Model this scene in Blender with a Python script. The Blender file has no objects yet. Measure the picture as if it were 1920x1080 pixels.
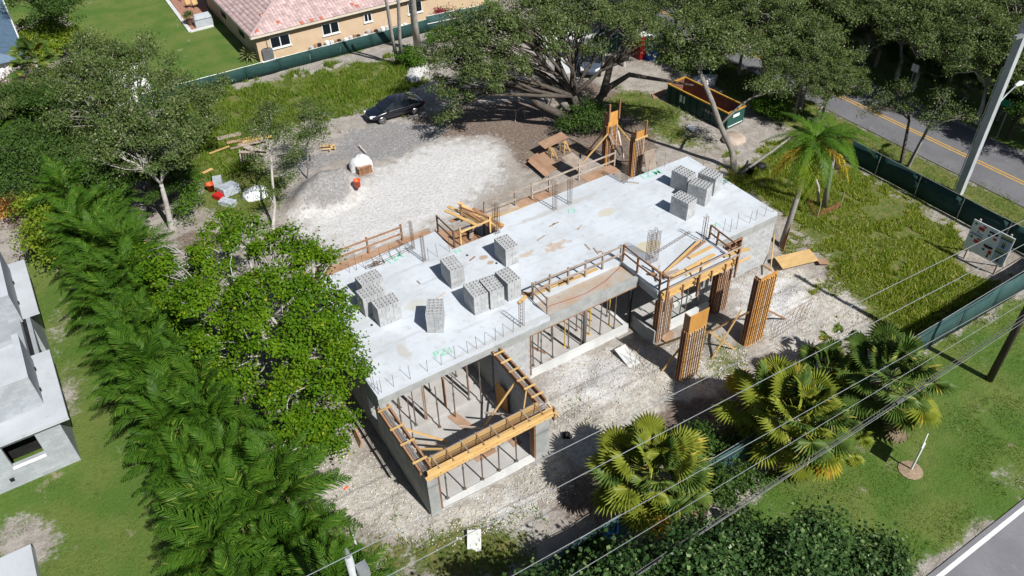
import bpy, math, random
import numpy as np
from mathutils import Vector, Matrix

# ------------------------------------------------------------------ camera, sky, sun, exposure
# World frame: X runs along the house front, Y towards the back of the plot, Z up, metres.
S = bpy.context.scene
FPX, PITCH, ROLL, AZ, CAMH = 1503.4, math.radians(40.454), math.radians(-1.796), math.radians(58.567), 30.8
CAMXY = (-7.4356, -24.0938)
_cp, _sp, _cr, _sr = math.cos(PITCH), math.sin(PITCH), math.cos(ROLL), math.sin(ROLL)
_F = np.array([0, _cp, -_sp]); _U0 = np.array([0, _sp, _cp]); _R0 = np.array([1., 0, 0])
_R = _cr * _R0 + _sr * _U0; _U = -_sr * _R0 + _cr * _U0
_T = np.array([[math.sin(AZ), math.cos(AZ), 0], [-math.cos(AZ), math.sin(AZ), 0], [0, 0, 1.]])
CF, CR, CU = _T @ _F, _T @ _R, _T @ _U
CAM = np.array([CAMXY[0], CAMXY[1], CAMH])

def P(px, py, z=0.0):
    """photo pixel (1920x1080) + known height -> point in the place"""
    d = CF + CR * (px - 960) / FPX - CU * (py - 540) / FPX
    t = (z - CAMH) / d[2]
    q = CAM + d * t
    return (float(q[0]), float(q[1]), float(z))

cam = bpy.data.cameras.new('camera'); co = bpy.data.objects.new('camera', cam)
S.collection.objects.link(co); S.camera = co
co.matrix_world = Matrix(((CR[0], CU[0], -CF[0], CAM[0]), (CR[1], CU[1], -CF[1], CAM[1]), (CR[2], CU[2], -CF[2], CAM[2]), (0, 0, 0, 1)))
cam.sensor_width = 36; cam.lens = 36 * FPX / 1920; cam.clip_end = 2000; cam.clip_start = 0.5

SUN_EL = math.radians(47.0)
SUN_TO = Vector((0.16 * math.cos(SUN_EL), -0.987 * math.cos(SUN_EL), math.sin(SUN_EL))).normalized()   # towards the sun
W = bpy.data.worlds.new('World'); S.world = W; W.use_nodes = True
_n = W.node_tree.nodes; _l = W.node_tree.links
_sky = _n.new('ShaderNodeTexSky'); _sky.sky_type = 'NISHITA'; _sky.sun_disc = False
_sky.sun_elevation = SUN_EL; _sky.sun_rotation = math.atan2(SUN_TO.x, SUN_TO.y)
_bg = _n['Background']; _l.new(_sky.outputs[0], _bg.inputs[0]); _bg.inputs[1].default_value = 0.05
sl = bpy.data.lights.new('sun', 'SUN'); sl.energy = 5.0; sl.angle = math.radians(0.53); sl.color = (1, .972, .93)
so = bpy.data.objects.new('sun', sl); S.collection.objects.link(so)
so.rotation_euler = (-SUN_TO).to_track_quat('-Z', 'Y').to_euler(); so.location = SUN_TO * 120
S.view_settings.view_transform = 'Standard'; S.view_settings.look = 'None'
S.view_settings.exposure = 0.34; S.view_settings.gamma = 1
S.cycles.max_bounces = 5; S.cycles.transparent_max_bounces = 8
S.cycles.diffuse_bounces = 2; S.cycles.glossy_bounces = 2; S.cycles.transmission_bounces = 3

# ------------------------------------------------------------------ helpers
COL = S.collection
rnd = random.Random(11); NR = np.random.default_rng(11)
def U(a, b): return rnd.uniform(a, b)

class MB:
    def __init__(s): s.v = []; s.f = []
    def add(s, vs, fs):
        b = len(s.v); s.v += [tuple(q) for q in vs]; s.f += [tuple(i + b for i in f) for f in fs]; return s
    def box(s, x0, x1, y0, y1, z0, z1):
        return s.add([(x0, y0, z0), (x1, y0, z0), (x1, y1, z0), (x0, y1, z0), (x0, y0, z1), (x1, y0, z1), (x1, y1, z1), (x0, y1, z1)],
                     [(0, 3, 2, 1), (4, 5, 6, 7), (0, 1, 5, 4), (1, 2, 6, 5), (2, 3, 7, 6), (3, 0, 4, 7)])
    def obox(s, c, sx, sy, sz, a=0.0):
        """box centred in x,y, standing on c.z, turned by a"""
        ca, sa = math.cos(a), math.sin(a); vs = []
        for z in (0, sz):
            for (x, y) in ((-sx/2, -sy/2), (sx/2, -sy/2), (sx/2, sy/2), (-sx/2, sy/2)):
                vs.append((c[0] + x*ca - y*sa, c[1] + x*sa + y*ca, c[2] + z))
        return s.add(vs, [(0, 3, 2, 1), (4, 5, 6, 7), (0, 1, 5, 4), (1, 2, 6, 5), (2, 3, 7, 6), (3, 0, 4, 7)])
    def beam(s, p0, p1, w, h, up=(0, 0, 1)):
        p0 = Vector(p0); p1 = Vector(p1); d = (p1 - p0).normalized(); up = Vector(up)
        if abs(d.dot(up)) > .97: up = Vector((1, 0, 0))
        r = d.cross(up).normalized(); u = r.cross(d)
        vs = []
        for q in (p0, p1):
            for a, b in ((-1, -1), (1, -1), (1, 1), (-1, 1)):
                vs.append(q + r * (a * w / 2) + u * (b * h / 2))
        return s.add(vs, [(0, 1, 2, 3), (4, 7, 6, 5), (0, 4, 5, 1), (1, 5, 6, 2), (2, 6, 7, 3), (3, 7, 4, 0)])
    def tube(s, pts, r, n=6, cap=True):
        pts = [Vector(p) for p in pts]; m = len(pts)
        rs = r if isinstance(r, (list, tuple)) else [r] * m
        vs = []; fs = []
        ref = Vector((0, 0, 1))
        for i, p in enumerate(pts):
            d = (pts[min(i+1, m-1)] - pts[max(i-1, 0)])
            d = d.normalized() if d.length > 1e-9 else Vector((0, 0, 1))
            a = d.cross(ref)
            if a.length < .15: a = d.cross(Vector((1, 0, 0)))
            a.normalize(); b = d.cross(a)
            for k in range(n):
                t = 2 * math.pi * k / n
                vs.append(p + (a * math.cos(t) + b * math.sin(t)) * rs[i])
        for i in range(m - 1):
            for k in range(n):
                k2 = (k + 1) % n
                fs.append((i*n + k, i*n + k2, (i+1)*n + k2, (i+1)*n + k))
        if cap: fs.append(tuple(range(n))[::-1]); fs.append(tuple((m-1)*n + k for k in range(n)))
        return s.add(vs, fs)
    def prism(s, poly, z0, z1):
        n = len(poly)
        vs = [(x, y, z0) for x, y in poly] + [(x, y, z1) for x, y in poly]
        fs = [tuple(range(n))[::-1], tuple(range(n, 2*n))] + [(i, (i+1) % n, n + (i+1) % n, n + i) for i in range(n)]
        return s.add(vs, fs)
    def lathe(s, prof, n=16, c=(0, 0, 0)):
        vs = []; fs = []
        for r, z in prof:
            for k in range(n):
                t = 2*math.pi*k/n; vs.append((c[0] + r*math.cos(t), c[1] + r*math.sin(t), c[2] + z))
        for i in range(len(prof)-1):
            for k in range(n): fs.append((i*n+k, i*n+(k+1) % n, (i+1)*n+(k+1) % n, (i+1)*n+k))
        fs.append(tuple(range(n))[::-1]); fs.append(tuple((len(prof)-1)*n+k for k in range(n)))
        return s.add(vs, fs)
    def mesh(s, name, mat, smooth=False):
        used = sorted({i for f in s.f for i in f})
        if len(used) < len(s.v):
            mp = {o: i for i, o in enumerate(used)}; s.v = [s.v[i] for i in used]; s.f = [tuple(mp[i] for i in f) for f in s.f]
        me = bpy.data.meshes.new(name); me.from_pydata(s.v, [], s.f)
        if mat: me.materials.append(mat)
        if smooth: me.polygons.foreach_set('use_smooth', [True]*len(me.polygons))
        return me
    def build(s, name, mat, parent=None, smooth=False):
        return link(name, s.mesh(name, mat, smooth), parent)

def link(name, data, parent=None, loc=None, rot=None, scale=None):
    o = bpy.data.objects.new(name, data); COL.objects.link(o)
    if parent is not None:
        o.parent = parent
        if loc is None: o.matrix_parent_inverse = BASE[parent.name]
    if loc is not None: o.location = loc
    if rot is not None: o.rotation_euler = rot
    if scale is not None: o.scale = scale
    BASE[o.name] = Matrix.Translation(-Vector(o.location)) if parent is None else Matrix()
    return o
BASE = {}
def tag(o, label, cat, group=None):
    o['label'] = label; o['category'] = cat
    if group: o['group'] = group
    return o
def kind(o, k): o['kind'] = k; return o
def thing(name, label, cat, loc, group=None, rz=0.0):
    """an Empty at the thing's base; parts built in world coordinates hang below it (rz must then be 0)"""
    e = bpy.data.objects.new(name, None); COL.objects.link(e); e.empty_display_size = .2
    e.location = loc; e.rotation_euler = (0, 0, rz)
    BASE[e.name] = Matrix.Translation(-Vector(loc))
    return tag(e, label, cat, group)

# ------------------------------------------------------------------ materials
def newmat(name):
    m = bpy.data.materials.new(name); m.use_nodes = True; nt = m.node_tree
    b = nt.nodes['Principled BSDF']; b.inputs['Specular IOR Level'].default_value = .3
    return m, nt, nt.nodes, nt.links, b
def mathn(nt, op, a, b=None, clamp=False):
    n = nt.nodes.new('ShaderNodeMath'); n.operation = op; n.use_clamp = clamp
    for i, q in enumerate((a, b)):
        if q is None: continue
        if hasattr(q, 'is_linked'): nt.links.new(q, n.inputs[i])
        else: n.inputs[i].default_value = q
    return n.outputs[0]
def mixc(nt, fac, a, b, mode='MIX'):
    n = nt.nodes.new('ShaderNodeMix'); n.data_type = 'RGBA'; n.blend_type = mode
    for i, q in ((0, fac), (6, a), (7, b)):
        if hasattr(q, 'is_linked'): nt.links.new(q, n.inputs[i])
        elif i == 0: n.inputs[0].default_value = q
        else: n.inputs[i].default_value = (*q, 1)
    return n.outputs[2]
def noise(nt, vec, scale, detail=5, rough=.6, dist=0):
    n = nt.nodes.new('ShaderNodeTexNoise'); n.inputs['Scale'].default_value = scale; n.inputs['Detail'].default_value = detail
    n.inputs['Roughness'].default_value = rough; n.inputs['Distortion'].default_value = dist
    if vec is not None: nt.links.new(vec, n.inputs['Vector'])
    return n.outputs[0]
def ramp(nt, fac, lo, hi):
    n = nt.nodes.new('ShaderNodeMapRange'); n.interpolation_type = 'SMOOTHSTEP'; n.inputs[1].default_value = lo; n.inputs[2].default_value = hi
    nt.links.new(fac, n.inputs[0]); return n.outputs[0]
def bumpn(nt, h, strength, dist=.05):
    n = nt.nodes.new('ShaderNodeBump'); n.inputs['Strength'].default_value = strength; n.inputs['Distance'].default_value = dist
    nt.links.new(h, n.inputs['Height']); return n.outputs[0]

def M(name, c1, c2=None, c3=None, scale=3.0, rough=.85, bump=0.0, metal=0.0, stretch=None, island=.0, fine=40, spec=.3, coat=0):
    """noise-mixed surface; island = brightness change from piece to piece"""
    m, nt, nn, ll, b = newmat(name)
    c2 = c2 or tuple(q * .75 for q in c1)
    geo = nn.new('ShaderNodeNewGeometry'); vec = geo.outputs['Position']
    if stretch:
        mp = nn.new('ShaderNodeMapping'); mp.inputs['Scale'].default_value = stretch; ll.new(vec, mp.inputs[0]); vec = mp.outputs[0]
    n1 = noise(nt, vec, scale, 7, .65)
    col = mixc(nt, ramp(nt, n1, .35, .65), c1, c2)
    n2 = noise(nt, vec, fine, 3, .6)
    if c3: col = mixc(nt, ramp(nt, noise(nt, vec, scale * 2.7, 6, .7), .58, .72), col, c3)
    v = mathn(nt, 'MULTIPLY_ADD', n2, .5); v.node.inputs[2].default_value = .75
    if island:
        oi = nn.new('ShaderNodeObjectInfo')
        r = mathn(nt, 'ADD', geo.outputs['Random Per Island'], oi.outputs['Random'])
        r = mathn(nt, 'FRACT', mathn(nt, 'MULTIPLY', r, 3.77))
        q = mathn(nt, 'MULTIPLY_ADD', r, 2 * island); q.node.inputs[2].default_value = 1 - island
        v = mathn(nt, 'MULTIPLY', v, q)
    g = nn.new('ShaderNodeCombineColor')
    for i in range(3): ll.new(v, g.inputs[i])
    col = mixc(nt, 1.0, col, g.outputs[0], 'MULTIPLY')
    ll.new(col, b.inputs['Base Color'])
    b.inputs['Roughness'].default_value = rough; b.inputs['Metallic'].default_value = metal
    b.inputs['Specular IOR Level'].default_value = spec
    if coat: b.inputs['Coat Weight'].default_value = coat; b.inputs['Coat Roughness'].default_value = .03
    if bump: ll.new(bumpn(nt, n2, bump, .02), b.inputs['Normal'])
    return m

def leafmat(name, c1, c2, c3=None, trans=.3, rough=.45, c3amt=.08, scale=.9, spec=.1):
    """leaf: colour changes from leaf to leaf and from clump to clump, light shines through"""
    m, nt, nn, ll, b = newmat(name)
    geo = nn.new('ShaderNodeNewGeometry'); oi = nn.new('ShaderNodeObjectInfo')
    r = mathn(nt, 'FRACT', mathn(nt, 'ADD', geo.outputs['Random Per Island'], oi.outputs['Random']))
    n1 = noise(nt, geo.outputs['Position'], scale, 3, .6)
    f = mathn(nt, 'ADD', mathn(nt, 'MULTIPLY', r, .6), mathn(nt, 'MULTIPLY', ramp(nt, n1, .35, .65), .4))
    col = mixc(nt, f, c1, c2)
    if c3:
        r2 = mathn(nt, 'FRACT', mathn(nt, 'MULTIPLY', r, 17.31))
        col = mixc(nt, mathn(nt, 'LESS_THAN', r2, c3amt), col, c3)
    ll.new(col, b.inputs['Base Color']); b.inputs['Roughness'].default_value = rough; b.inputs['Specular IOR Level'].default_value = spec
    t = nn.new('ShaderNodeBsdfTranslucent')
    ll.new(mixc(nt, 1.0, col, (1.25, 1.25, .5), 'MULTIPLY'), t.inputs[0])
    ms = nn.new('ShaderNodeMixShader'); ms.inputs[0].default_value = trans
    ll.new(b.outputs[0], ms.inputs[1]); ll.new(t.outputs[0], ms.inputs[2])
    ll.new(ms.outputs[0], nn['Material Output'].inputs[0])
    return m

m_conc = M('concrete_grey', (.36, .37, .36), (.27, .28, .275), (.22, .22, .21), scale=1.3, bump=.25)
m_conc_lt = M('concrete_pale', (.60, .61, .60), (.50, .51, .50), (.42, .42, .40), scale=.9, bump=.2)
m_block = M('concrete_block', (.43, .44, .445), (.36, .37, .375), None, scale=2.5, bump=.5, island=.10, fine=60)
m_mortar = M('mortar', (.38, .38, .37), (.30, .30, .29), scale=3, bump=.4)
m_ply_new = M('plywood_new', (.62, .43, .20), (.53, .35, .15), (.42, .25, .10), scale=1.2, stretch=(1, 4, 1), island=.08, rough=.7)
m_ply_org = M('plywood_orange', (.57, .295, .075), (.47, .23, .06), (.38, .21, .09), scale=1.1, stretch=(2, 2, .5), island=.10, rough=.65)
m_ply_old = M('plywood_weathered', (.37, .235, .155), (.30, .18, .11), (.40, .33, .27), scale=1.4, island=.15)
m_lum = M('lumber_yellow', (.57, .385, .165), (.48, .305, .12), (.37, .26, .15), scale=1.5, stretch=(.6, 3, 3), island=.14, rough=.7)
m_lum_red = M('lumber_brown', (.33, .18, .10), (.25, .13, .07), (.40, .27, .17), scale=1.6, island=.2)
m_lum_old = M('lumber_grey', (.37, .31, .26), (.28, .22, .17), (.45, .41, .37), scale=1.6, island=.22)
m_rebar = M('rebar', (.13, .095, .075), (.17, .10, .06), scale=6, rough=.75, metal=.3)
m_steel = M('prop_steel', (.17, .18, .185), (.22, .15, .10), scale=2.5, rough=.55, metal=.5)
m_steel_y = M('prop_yellow', (.62, .42, .06), (.45, .27, .05), scale=3, rough=.6)
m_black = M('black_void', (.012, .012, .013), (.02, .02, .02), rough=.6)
m_white = M('white_paint', (.78, .79, .80), (.70, .71, .72), scale=2, rough=.5)
m_asph = M('asphalt', (.155, .155, .165), (.125, .125, .135), (.185, .18, .18), scale=.5, rough=.9, bump=.5, fine=50)
m_asph2 = M('asphalt_pale', (.20, .20, .215), (.165, .165, .18), (.235, .23, .235), scale=.5, rough=.9, bump=.5, fine=50)
m_yline = M('road_paint_yellow', (.55, .33, .05), (.45, .26, .05), (.25, .2, .12), scale=4)
m_wline = M('road_paint_white', (.72, .73, .74), (.62, .63, .64), scale=4)
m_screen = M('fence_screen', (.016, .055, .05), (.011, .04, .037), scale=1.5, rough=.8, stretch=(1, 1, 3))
m_screen_sun = M('fence_screen_sunlit', (.036, .085, .083), (.028, .068, .068), scale=1.5, rough=.8)  # lighter copy of the screen green, sunlight put into the colour
m_galv = M('galvanised', (.42, .44, .45), (.35, .37, .38), rough=.45, metal=.6)
m_bark = M('bark_grey', (.27, .25, .22), (.17, .155, .135), (.36, .34, .31), scale=4, bump=.5, stretch=(1, 1, .4))
m_bark_pale = M('bark_pale', (.42, .40, .37), (.30, .285, .26), (.50, .48, .45), scale=4, bump=.4)
m_bark_dark = M('bark_dark', (.10, .085, .07), (.065, .055, .045), (.16, .14, .12), scale=4, bump=.6)
m_palmbark = M('palm_bark', (.33, .31, .285), (.24, .22, .20), (.20, .18, .16), scale=3, bump=.5, stretch=(1, 1, 6))

# ------------------------------------------------------------------ ground
def inpoly(x, y, poly):
    c = np.zeros(x.shape, bool); n = len(poly)
    for i in range(n):
        x0, y0 = poly[i]; x1, y1 = poly[(i+1) % n]
        if y0 == y1: continue
        k = ((y0 > y) != (y1 > y)) & (x < (x1 - x0) * (y - y0) / (y1 - y0) + x0)
        c ^= k
    return c
def pix(pl): return [P(a, b)[:2] for a, b in pl]
def vnoise(x, y, sc, seed):
    """value noise on a lattice, for the relief of the ground"""
    r = np.random.default_rng(seed); N = 256; g = r.random((N, N))
    fx = x / sc + 1000; fy = y / sc + 1000; ix = np.floor(fx).astype(int); iy = np.floor(fy).astype(int)
    tx = fx - ix; ty = fy - iy; tx = tx*tx*(3-2*tx); ty = ty*ty*(3-2*ty)
    a = g[ix % N, iy % N]; b = g[(ix+1) % N, iy % N]; c = g[ix % N, (iy+1) % N]; d = g[(ix+1) % N, (iy+1) % N]
    return a*(1-tx)*(1-ty) + b*tx*(1-ty) + c*(1-tx)*ty + d*tx*ty

LAWN = [pix([(120, -20), (400, -20), (515, 118), (440, 150), (300, 190), (180, 190), (140, 90)]),
        [(-40, -40), (-8.2, -40), (-8.2, 27), (-11, 28), (-13, 25), (-40, 25)],
        [(6, -18.1), (70, -18.1), (43.4, -10.2), (6, -10.2)], [(6, -18.1), (70, -18.1), (70, -10.2), (6, -10.2)],
        pix([(820, -20), (900, -20), (900, 30), (830, 45)]),
        [(9, 42.9), (34, 42.9), (34, 46.5), (9, 46.5)], [(49.9, -40), (80, -40), (80, 100), (49.9, 100)],
        [(24, 47), (40, 47), (40, 80), (24, 80)]]
WEED = [pix([(330, 195), (480, 160), (640, 125), (760, 105), (790, 140), (770, 172), (690, 195), (650, 215), (560, 225), (470, 262), (440, 300), (400, 330), (350, 330)]),
        pix([(370, 250), (470, 240), (490, 320), (560, 320), (540, 345), (500, 400), (430, 430), (370, 400)]),
        pix([(1490, 345), (1600, 330), (1760, 415), (1800, 470), (1790, 500), (1700, 620), (1660, 640), (1590, 545), (1540, 470), (1500, 440), (1480, 400)]),
        pix([(1380, 330), (1470, 250), (1560, 310), (1580, 350), (1470, 400), (1440, 380)]),
        pix([(590, 960), (640, 930), (640, 980), (700, 1010), (850, 1000), (1000, 985), (1010, 1090), (560, 1090)]),
        pix([(1130, 190), (1190, 160), (1270, 200), (1300, 260), (1360, 270), (1330, 290), (1240, 260)]),
        pix([(1030, 700), (1110, 760), (1080, 810), (1050, 830), (1060, 770)]),
        pix([(1300, 660), (1420, 640), (1400, 690), (1290, 720)]),
        [(39, -10), (43.3, -10), (43.3, 30), (39, 30)], pix([(580, 920), (640, 930), (640, 960), (590, 965)]),
        [(24, -10), (36, -10), (34, -7), (26, -7.5)]]
WHITE = [pix([(690, 330), (800, 270), (900, 255), (950, 290), (930, 350), (860, 400), (760, 440), (640, 470), (560, 430), (600, 400), (680, 380)]), pix([(790, 290), (850, 262), (905, 270), (935, 290), (930, 325), (890, 345), (830, 345), (780, 330)]),
         pix([(560, 375), (620, 395), (700, 330), (780, 320), (800, 380), (880, 360), (870, 400), (790, 440), (700, 470), (620, 470), (560, 430), (535, 400)]),
         pix([(595, 222), (640, 212), (650, 232), (600, 238)]), pix([(770, 150), (800, 130), (830, 170), (790, 190)]),
         pix([(500, 345), (600, 325), (570, 350), (510, 360)]),
         pix([(1000, 690), (1100, 660), (1190, 665), (1200, 720), (1130, 745), (1020, 760)]),
         pix([(1060, 820), (1120, 830), (1110, 870), (1060, 850)]),
         pix([(1370, 520), (1440, 500), (1500, 520), (1520, 590), (1460, 650), (1380, 600)]),
         pix([(630, 880), (690, 860), (700, 940), (640, 930)]), pix([(760, 960), (860, 970), (840, 1010), (740, 1000)]),
         pix([(1860, 890), (1915, 860), (1915, 905), (1850, 920)]), pix([(70, 690), (130, 640), (140, 670), (110, 690)]),
         pix([(0, 430), (40, 420), (60, 450), (10, 480)]),
         pix([(1000, 900), (1040, 960), (960, 1000), (880, 1010), (870, 975)])]
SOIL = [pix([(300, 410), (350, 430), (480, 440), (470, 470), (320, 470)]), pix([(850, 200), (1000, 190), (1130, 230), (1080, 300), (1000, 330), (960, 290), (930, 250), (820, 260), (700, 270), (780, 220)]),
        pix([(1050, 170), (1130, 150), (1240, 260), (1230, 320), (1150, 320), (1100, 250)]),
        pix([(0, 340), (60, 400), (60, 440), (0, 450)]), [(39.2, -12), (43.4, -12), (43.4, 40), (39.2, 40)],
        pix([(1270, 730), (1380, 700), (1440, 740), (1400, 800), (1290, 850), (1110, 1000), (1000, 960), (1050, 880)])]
GREY = [pix([(540, 385), (575, 345), (620, 322), (660, 345), (668, 370), (630, 400), (580, 398), (545, 405)]),
        pix([(640, 250), (720, 220), (860, 240), (760, 290), (690, 300), (640, 290)]),
        pix([(480, 330), (680, 265), (690, 278), (490, 345)])]
CREAM = [pix([(1000, 700), (1190, 640), (1300, 690), (1420, 660), (1380, 720), (1250, 760), (1120, 860), (1040, 900), (900, 1010), (760, 1010), (600, 960), (570, 880), (660, 800), (790, 960), (970, 870), (1050, 800)]),
         pix([(1450, 480), (1520, 500), (1620, 560), (1640, 610), (1580, 640), (1480, 660), (1440, 690), (1400, 660), (1470, 600)]),
         pix([(800, 950), (980, 860), (1030, 830), (1010, 900), (1020, 960), (940, 970), (850, 985)]),
         pix([(1030, 740), (1090, 720), (1130, 760), (1060, 800)])]

gx = np.concatenate([[-420, -250, -150, -90, -60], np.arange(-46, 76, .26), [90, 120, 170, 260, 420]])
gy = np.concatenate([[-420, -250, -150, -90, -60, -40], np.arange(-26, 70, .26), np.arange(70, 110, 1.0), [120, 150, 200, 280, 420]])
GX, GY = np.meshgrid(gx, gy, indexing='ij')
def mask(polys, blur=2):
    m = np.zeros(GX.shape)
    wx = GX + (vnoise(GX, GY, 1.1, 3) - .5) * 1.3 + (vnoise(GX, GY, .45, 4) - .5) * .7
    wy = GY + (vnoise(GX, GY, 1.1, 5) - .5) * 1.3 + (vnoise(GX, GY, .45, 6) - .5) * .7
    for p in polys: m = np.maximum(m, inpoly(wx, wy, p).astype(float))
    for _ in range(2):
        for ax in (0, 1):
            k = blur; c = np.cumsum(np.pad(m, [(k+1, k) if i == ax else (0, 0) for i in (0, 1)], mode='edge'), axis=ax)
            hi = np.take(c, range(2*k+1, c.shape[ax]), axis=ax); lo = np.take(c, range(0, c.shape[ax]-2*k-1), axis=ax); m = (hi - lo)/(2*k+1)
    return m
kl, kw, kb = mask(LAWN, 2), mask(WEED, 4), mask(WHITE, 5)
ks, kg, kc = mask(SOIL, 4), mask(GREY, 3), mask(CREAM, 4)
kl *= 1 - .85*mask([pix([(85, 560), (130, 600), (150, 700), (165, 850), (150, 880), (120, 800), (90, 640)]), pix([(0, 940), (60, 960), (130, 1020), (90, 1080), (0, 1040)]), pix([(60, 470), (150, 500), (180, 520), (90, 520)]), pix([(1850, 880), (1920, 850), (1920, 910), (1830, 930)]), pix([(1180, 940), (1300, 880), (1420, 840), (1430, 930), (1340, 990), (1180, 1080)]), pix([(1820, 700), (1880, 690), (1890, 720), (1840, 725)])], 3)
far = (GX < -46) | (GX > 75) | (GY < -26) | (GY > 69); kl[far] = 1
GZ = (vnoise(GX, GY, 3.1, 1) - .5) * .10 + (vnoise(GX, GY, .8, 2) - .5) * .07
rough_zone = np.clip(mask([[(6.4, -6), (24, -6), (30, -4), (28, 0), (25.6, 2), (25.4, -.3), (6.4, -.3)], [(-2, -9.6), (8, -9.6), (8, -4.5), (0, -4.5), (-1.5, 0), (-3, 0)]], 6), 0, 1)
GZ += rough_zone * ((vnoise(GX, GY, 1.5, 8) - .35) * .38 + (vnoise(GX, GY, .5, 9) - .5) * .2)
GZ *= (1 - kl * .75)
for (px, py, h, rx, ry) in ((608, 366, 1.9, 3.2, 2.5), (650, 350, .7, 1.8, 1.4), (565, 392, .5, 1.5, 1.2), (1490, 560, .45, 1.6, 1.0), (1335, 625, .5, 1.3, .9), (1100, 735, .35, 1.5, .9)):
    c = P(px, py); d = np.hypot((GX - c[0]) / rx, (GY - c[1]) / ry)
    GZ += h * np.clip(1 - d, 0, 1) ** 1.2 * (.75 + .5 * vnoise(GX, GY, .7, 12))
# level under the buildings, the roads and the fences
def level(x0, x1, y0, y1, z, f=.5):
    d = np.maximum.reduce([x0 - GX, GX - x1, y0 - GY, GY - y1, np.zeros(GX.shape)])
    k = np.clip(1 - d / f, 0, 1); GZ[:] = GZ * (1 - k) + z * k
level(.3, 5.8, -4.0, .5, -.1); level(.3, 25, .4, 7.2, -.1); level(43.2, 50, -60, 200, -.02, .3); level(-500, 500, -500, -18, -.02, .3)
level(8.5, 40, 45.3, 80, -.05)
def ground_z(x, y):
    i = np.clip(np.searchsorted(gx, x) - 1, 0, len(gx)-2); j = np.clip(np.searchsorted(gy, y) - 1, 0, len(gy)-2)
    tx = (x - gx[i]) / (gx[i+1] - gx[i]); ty = (y - gy[j]) / (gy[j+1] - gy[j])
    return (GZ[i, j]*(1-tx) + GZ[i+1, j]*tx)*(1-ty) + (GZ[i, j+1]*(1-tx) + GZ[i+1, j+1]*tx)*ty
def cover(K, x, y):
    i = np.clip(np.searchsorted(gx, x) - 1, 0, len(gx)-2); j = np.clip(np.searchsorted(gy, y) - 1, 0, len(gy)-2); return K[i, j]
def gz(x, y): return float(ground_z(np.array(x), np.array(y)))
def PG(px, py):
    q = P(px, py, 0)
    for _ in range(3): q = P(px, py, gz(q[0], q[1]))
    return q
nx, ny = GX.shape
me = bpy.data.meshes.new('ground')
co_ = np.stack([GX, GY, GZ], -1).reshape(-1, 3).astype(np.float32)
idx = np.arange(nx * ny).reshape(nx, ny)
q = np.stack([idx[:-1, :-1], idx[1:, :-1], idx[1:, 1:], idx[:-1, 1:]], -1).reshape(-1, 4)
def fast_mesh(me, V, Q):
    n = len(Q); k = Q.shape[1]
    me.vertices.add(len(V)); me.vertices.foreach_set('co', np.ascontiguousarray(V, np.float32).ravel())
    me.loops.add(n * k); me.loops.foreach_set('vertex_index', np.ascontiguousarray(Q, np.int32).ravel())
    me.polygons.add(n); me.polygons.foreach_set('loop_start', np.arange(0, n * k, k, dtype=np.int32))
    me.polygons.foreach_set('loop_total', np.full(n, k, np.int32))
    me.update(calc_edges=True)
fast_mesh(me, co_, q)
me.polygons.foreach_set('use_smooth', np.ones(len(q), bool))
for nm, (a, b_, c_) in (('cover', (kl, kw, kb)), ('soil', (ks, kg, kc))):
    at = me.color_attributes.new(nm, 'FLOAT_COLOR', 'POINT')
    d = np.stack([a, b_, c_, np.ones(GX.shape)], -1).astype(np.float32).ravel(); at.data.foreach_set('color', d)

m, nt, nn, ll, b = newmat('ground_cover')
geo = nn.new('ShaderNodeNewGeometry'); pos = geo.outputs['Position']
def attr(nm):
    a = nn.new('ShaderNodeAttribute'); a.attribute_name = nm; s = nn.new('ShaderNodeSeparateColor'); ll.new(a.outputs[0], s.inputs[0]); return s.outputs
A1, A2 = attr('cover'), attr('soil')
nL, nM, nS, nF = noise(nt, pos, .35, 5), noise(nt, pos, 1.4, 6, .65), noise(nt, pos, 5, 6, .7), noise(nt, pos, 22, 4, .7)
def soft(mk, n, k=.9, lo=.38, hi=.62):   # ragged border: mask pushed about by noise
    s = mathn(nt, 'ADD', mk, mathn(nt, 'MULTIPLY', mathn(nt, 'SUBTRACT', n, .5), k)); return ramp(nt, s, lo, hi)
dirt = mixc(nt, ramp(nt, nM, .35, .65), (.385, .355, .32), (.275, .245, .215))
dirt = mixc(nt, ramp(nt, nS, .56, .76), dirt, (.42, .385, .34))
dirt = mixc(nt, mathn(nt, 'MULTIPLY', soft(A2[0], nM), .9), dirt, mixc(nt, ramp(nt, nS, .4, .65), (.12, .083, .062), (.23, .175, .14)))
dirt = mixc(nt, soft(A2[2], nM), dirt, mixc(nt, ramp(nt, nS, .4, .62), (.53, .50, .445), (.36, .335, .295)))
dirt = mixc(nt, mathn(nt, 'MULTIPLY', ramp(nt, noise(nt, pos, .55, 7, .7, .6), .50, .66), .65), dirt, mixc(nt, nS, (.16, .13, .10), (.27, .225, .18)))
white = mixc(nt, ramp(nt, nS, .42, .66), (.61, .605, .60), (.45, .445, .435))
col = mixc(nt, soft(A1[2], mathn(nt, 'ADD', mathn(nt, 'MULTIPLY', nM, .65), mathn(nt, 'MULTIPLY', nS, .35)), 3.0, .25, .85), dirt, white)
col = mixc(nt, soft(A2[1], nM, 1.4), col, mixc(nt, ramp(nt, nS, .4, .6), (.31, .30, .295), (.21, .205, .20)))
vor = nn.new('ShaderNodeTexVoronoi'); vor.inputs['Scale'].default_value = 6; ll.new(pos, vor.inputs['Vector'])
col = mixc(nt, mathn(nt, 'MULTIPLY', mathn(nt, 'LESS_THAN', vor.outputs['Distance'], .17), ramp(nt, nM, .52, .62)), col, (.52, .50, .46))
weed = mixc(nt, ramp(nt, nM, .38, .62), (.095, .135, .024), (.175, .17, .055))
weed = mixc(nt, ramp(nt, nS, .45, .7), weed, (.06, .10, .018))
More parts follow.
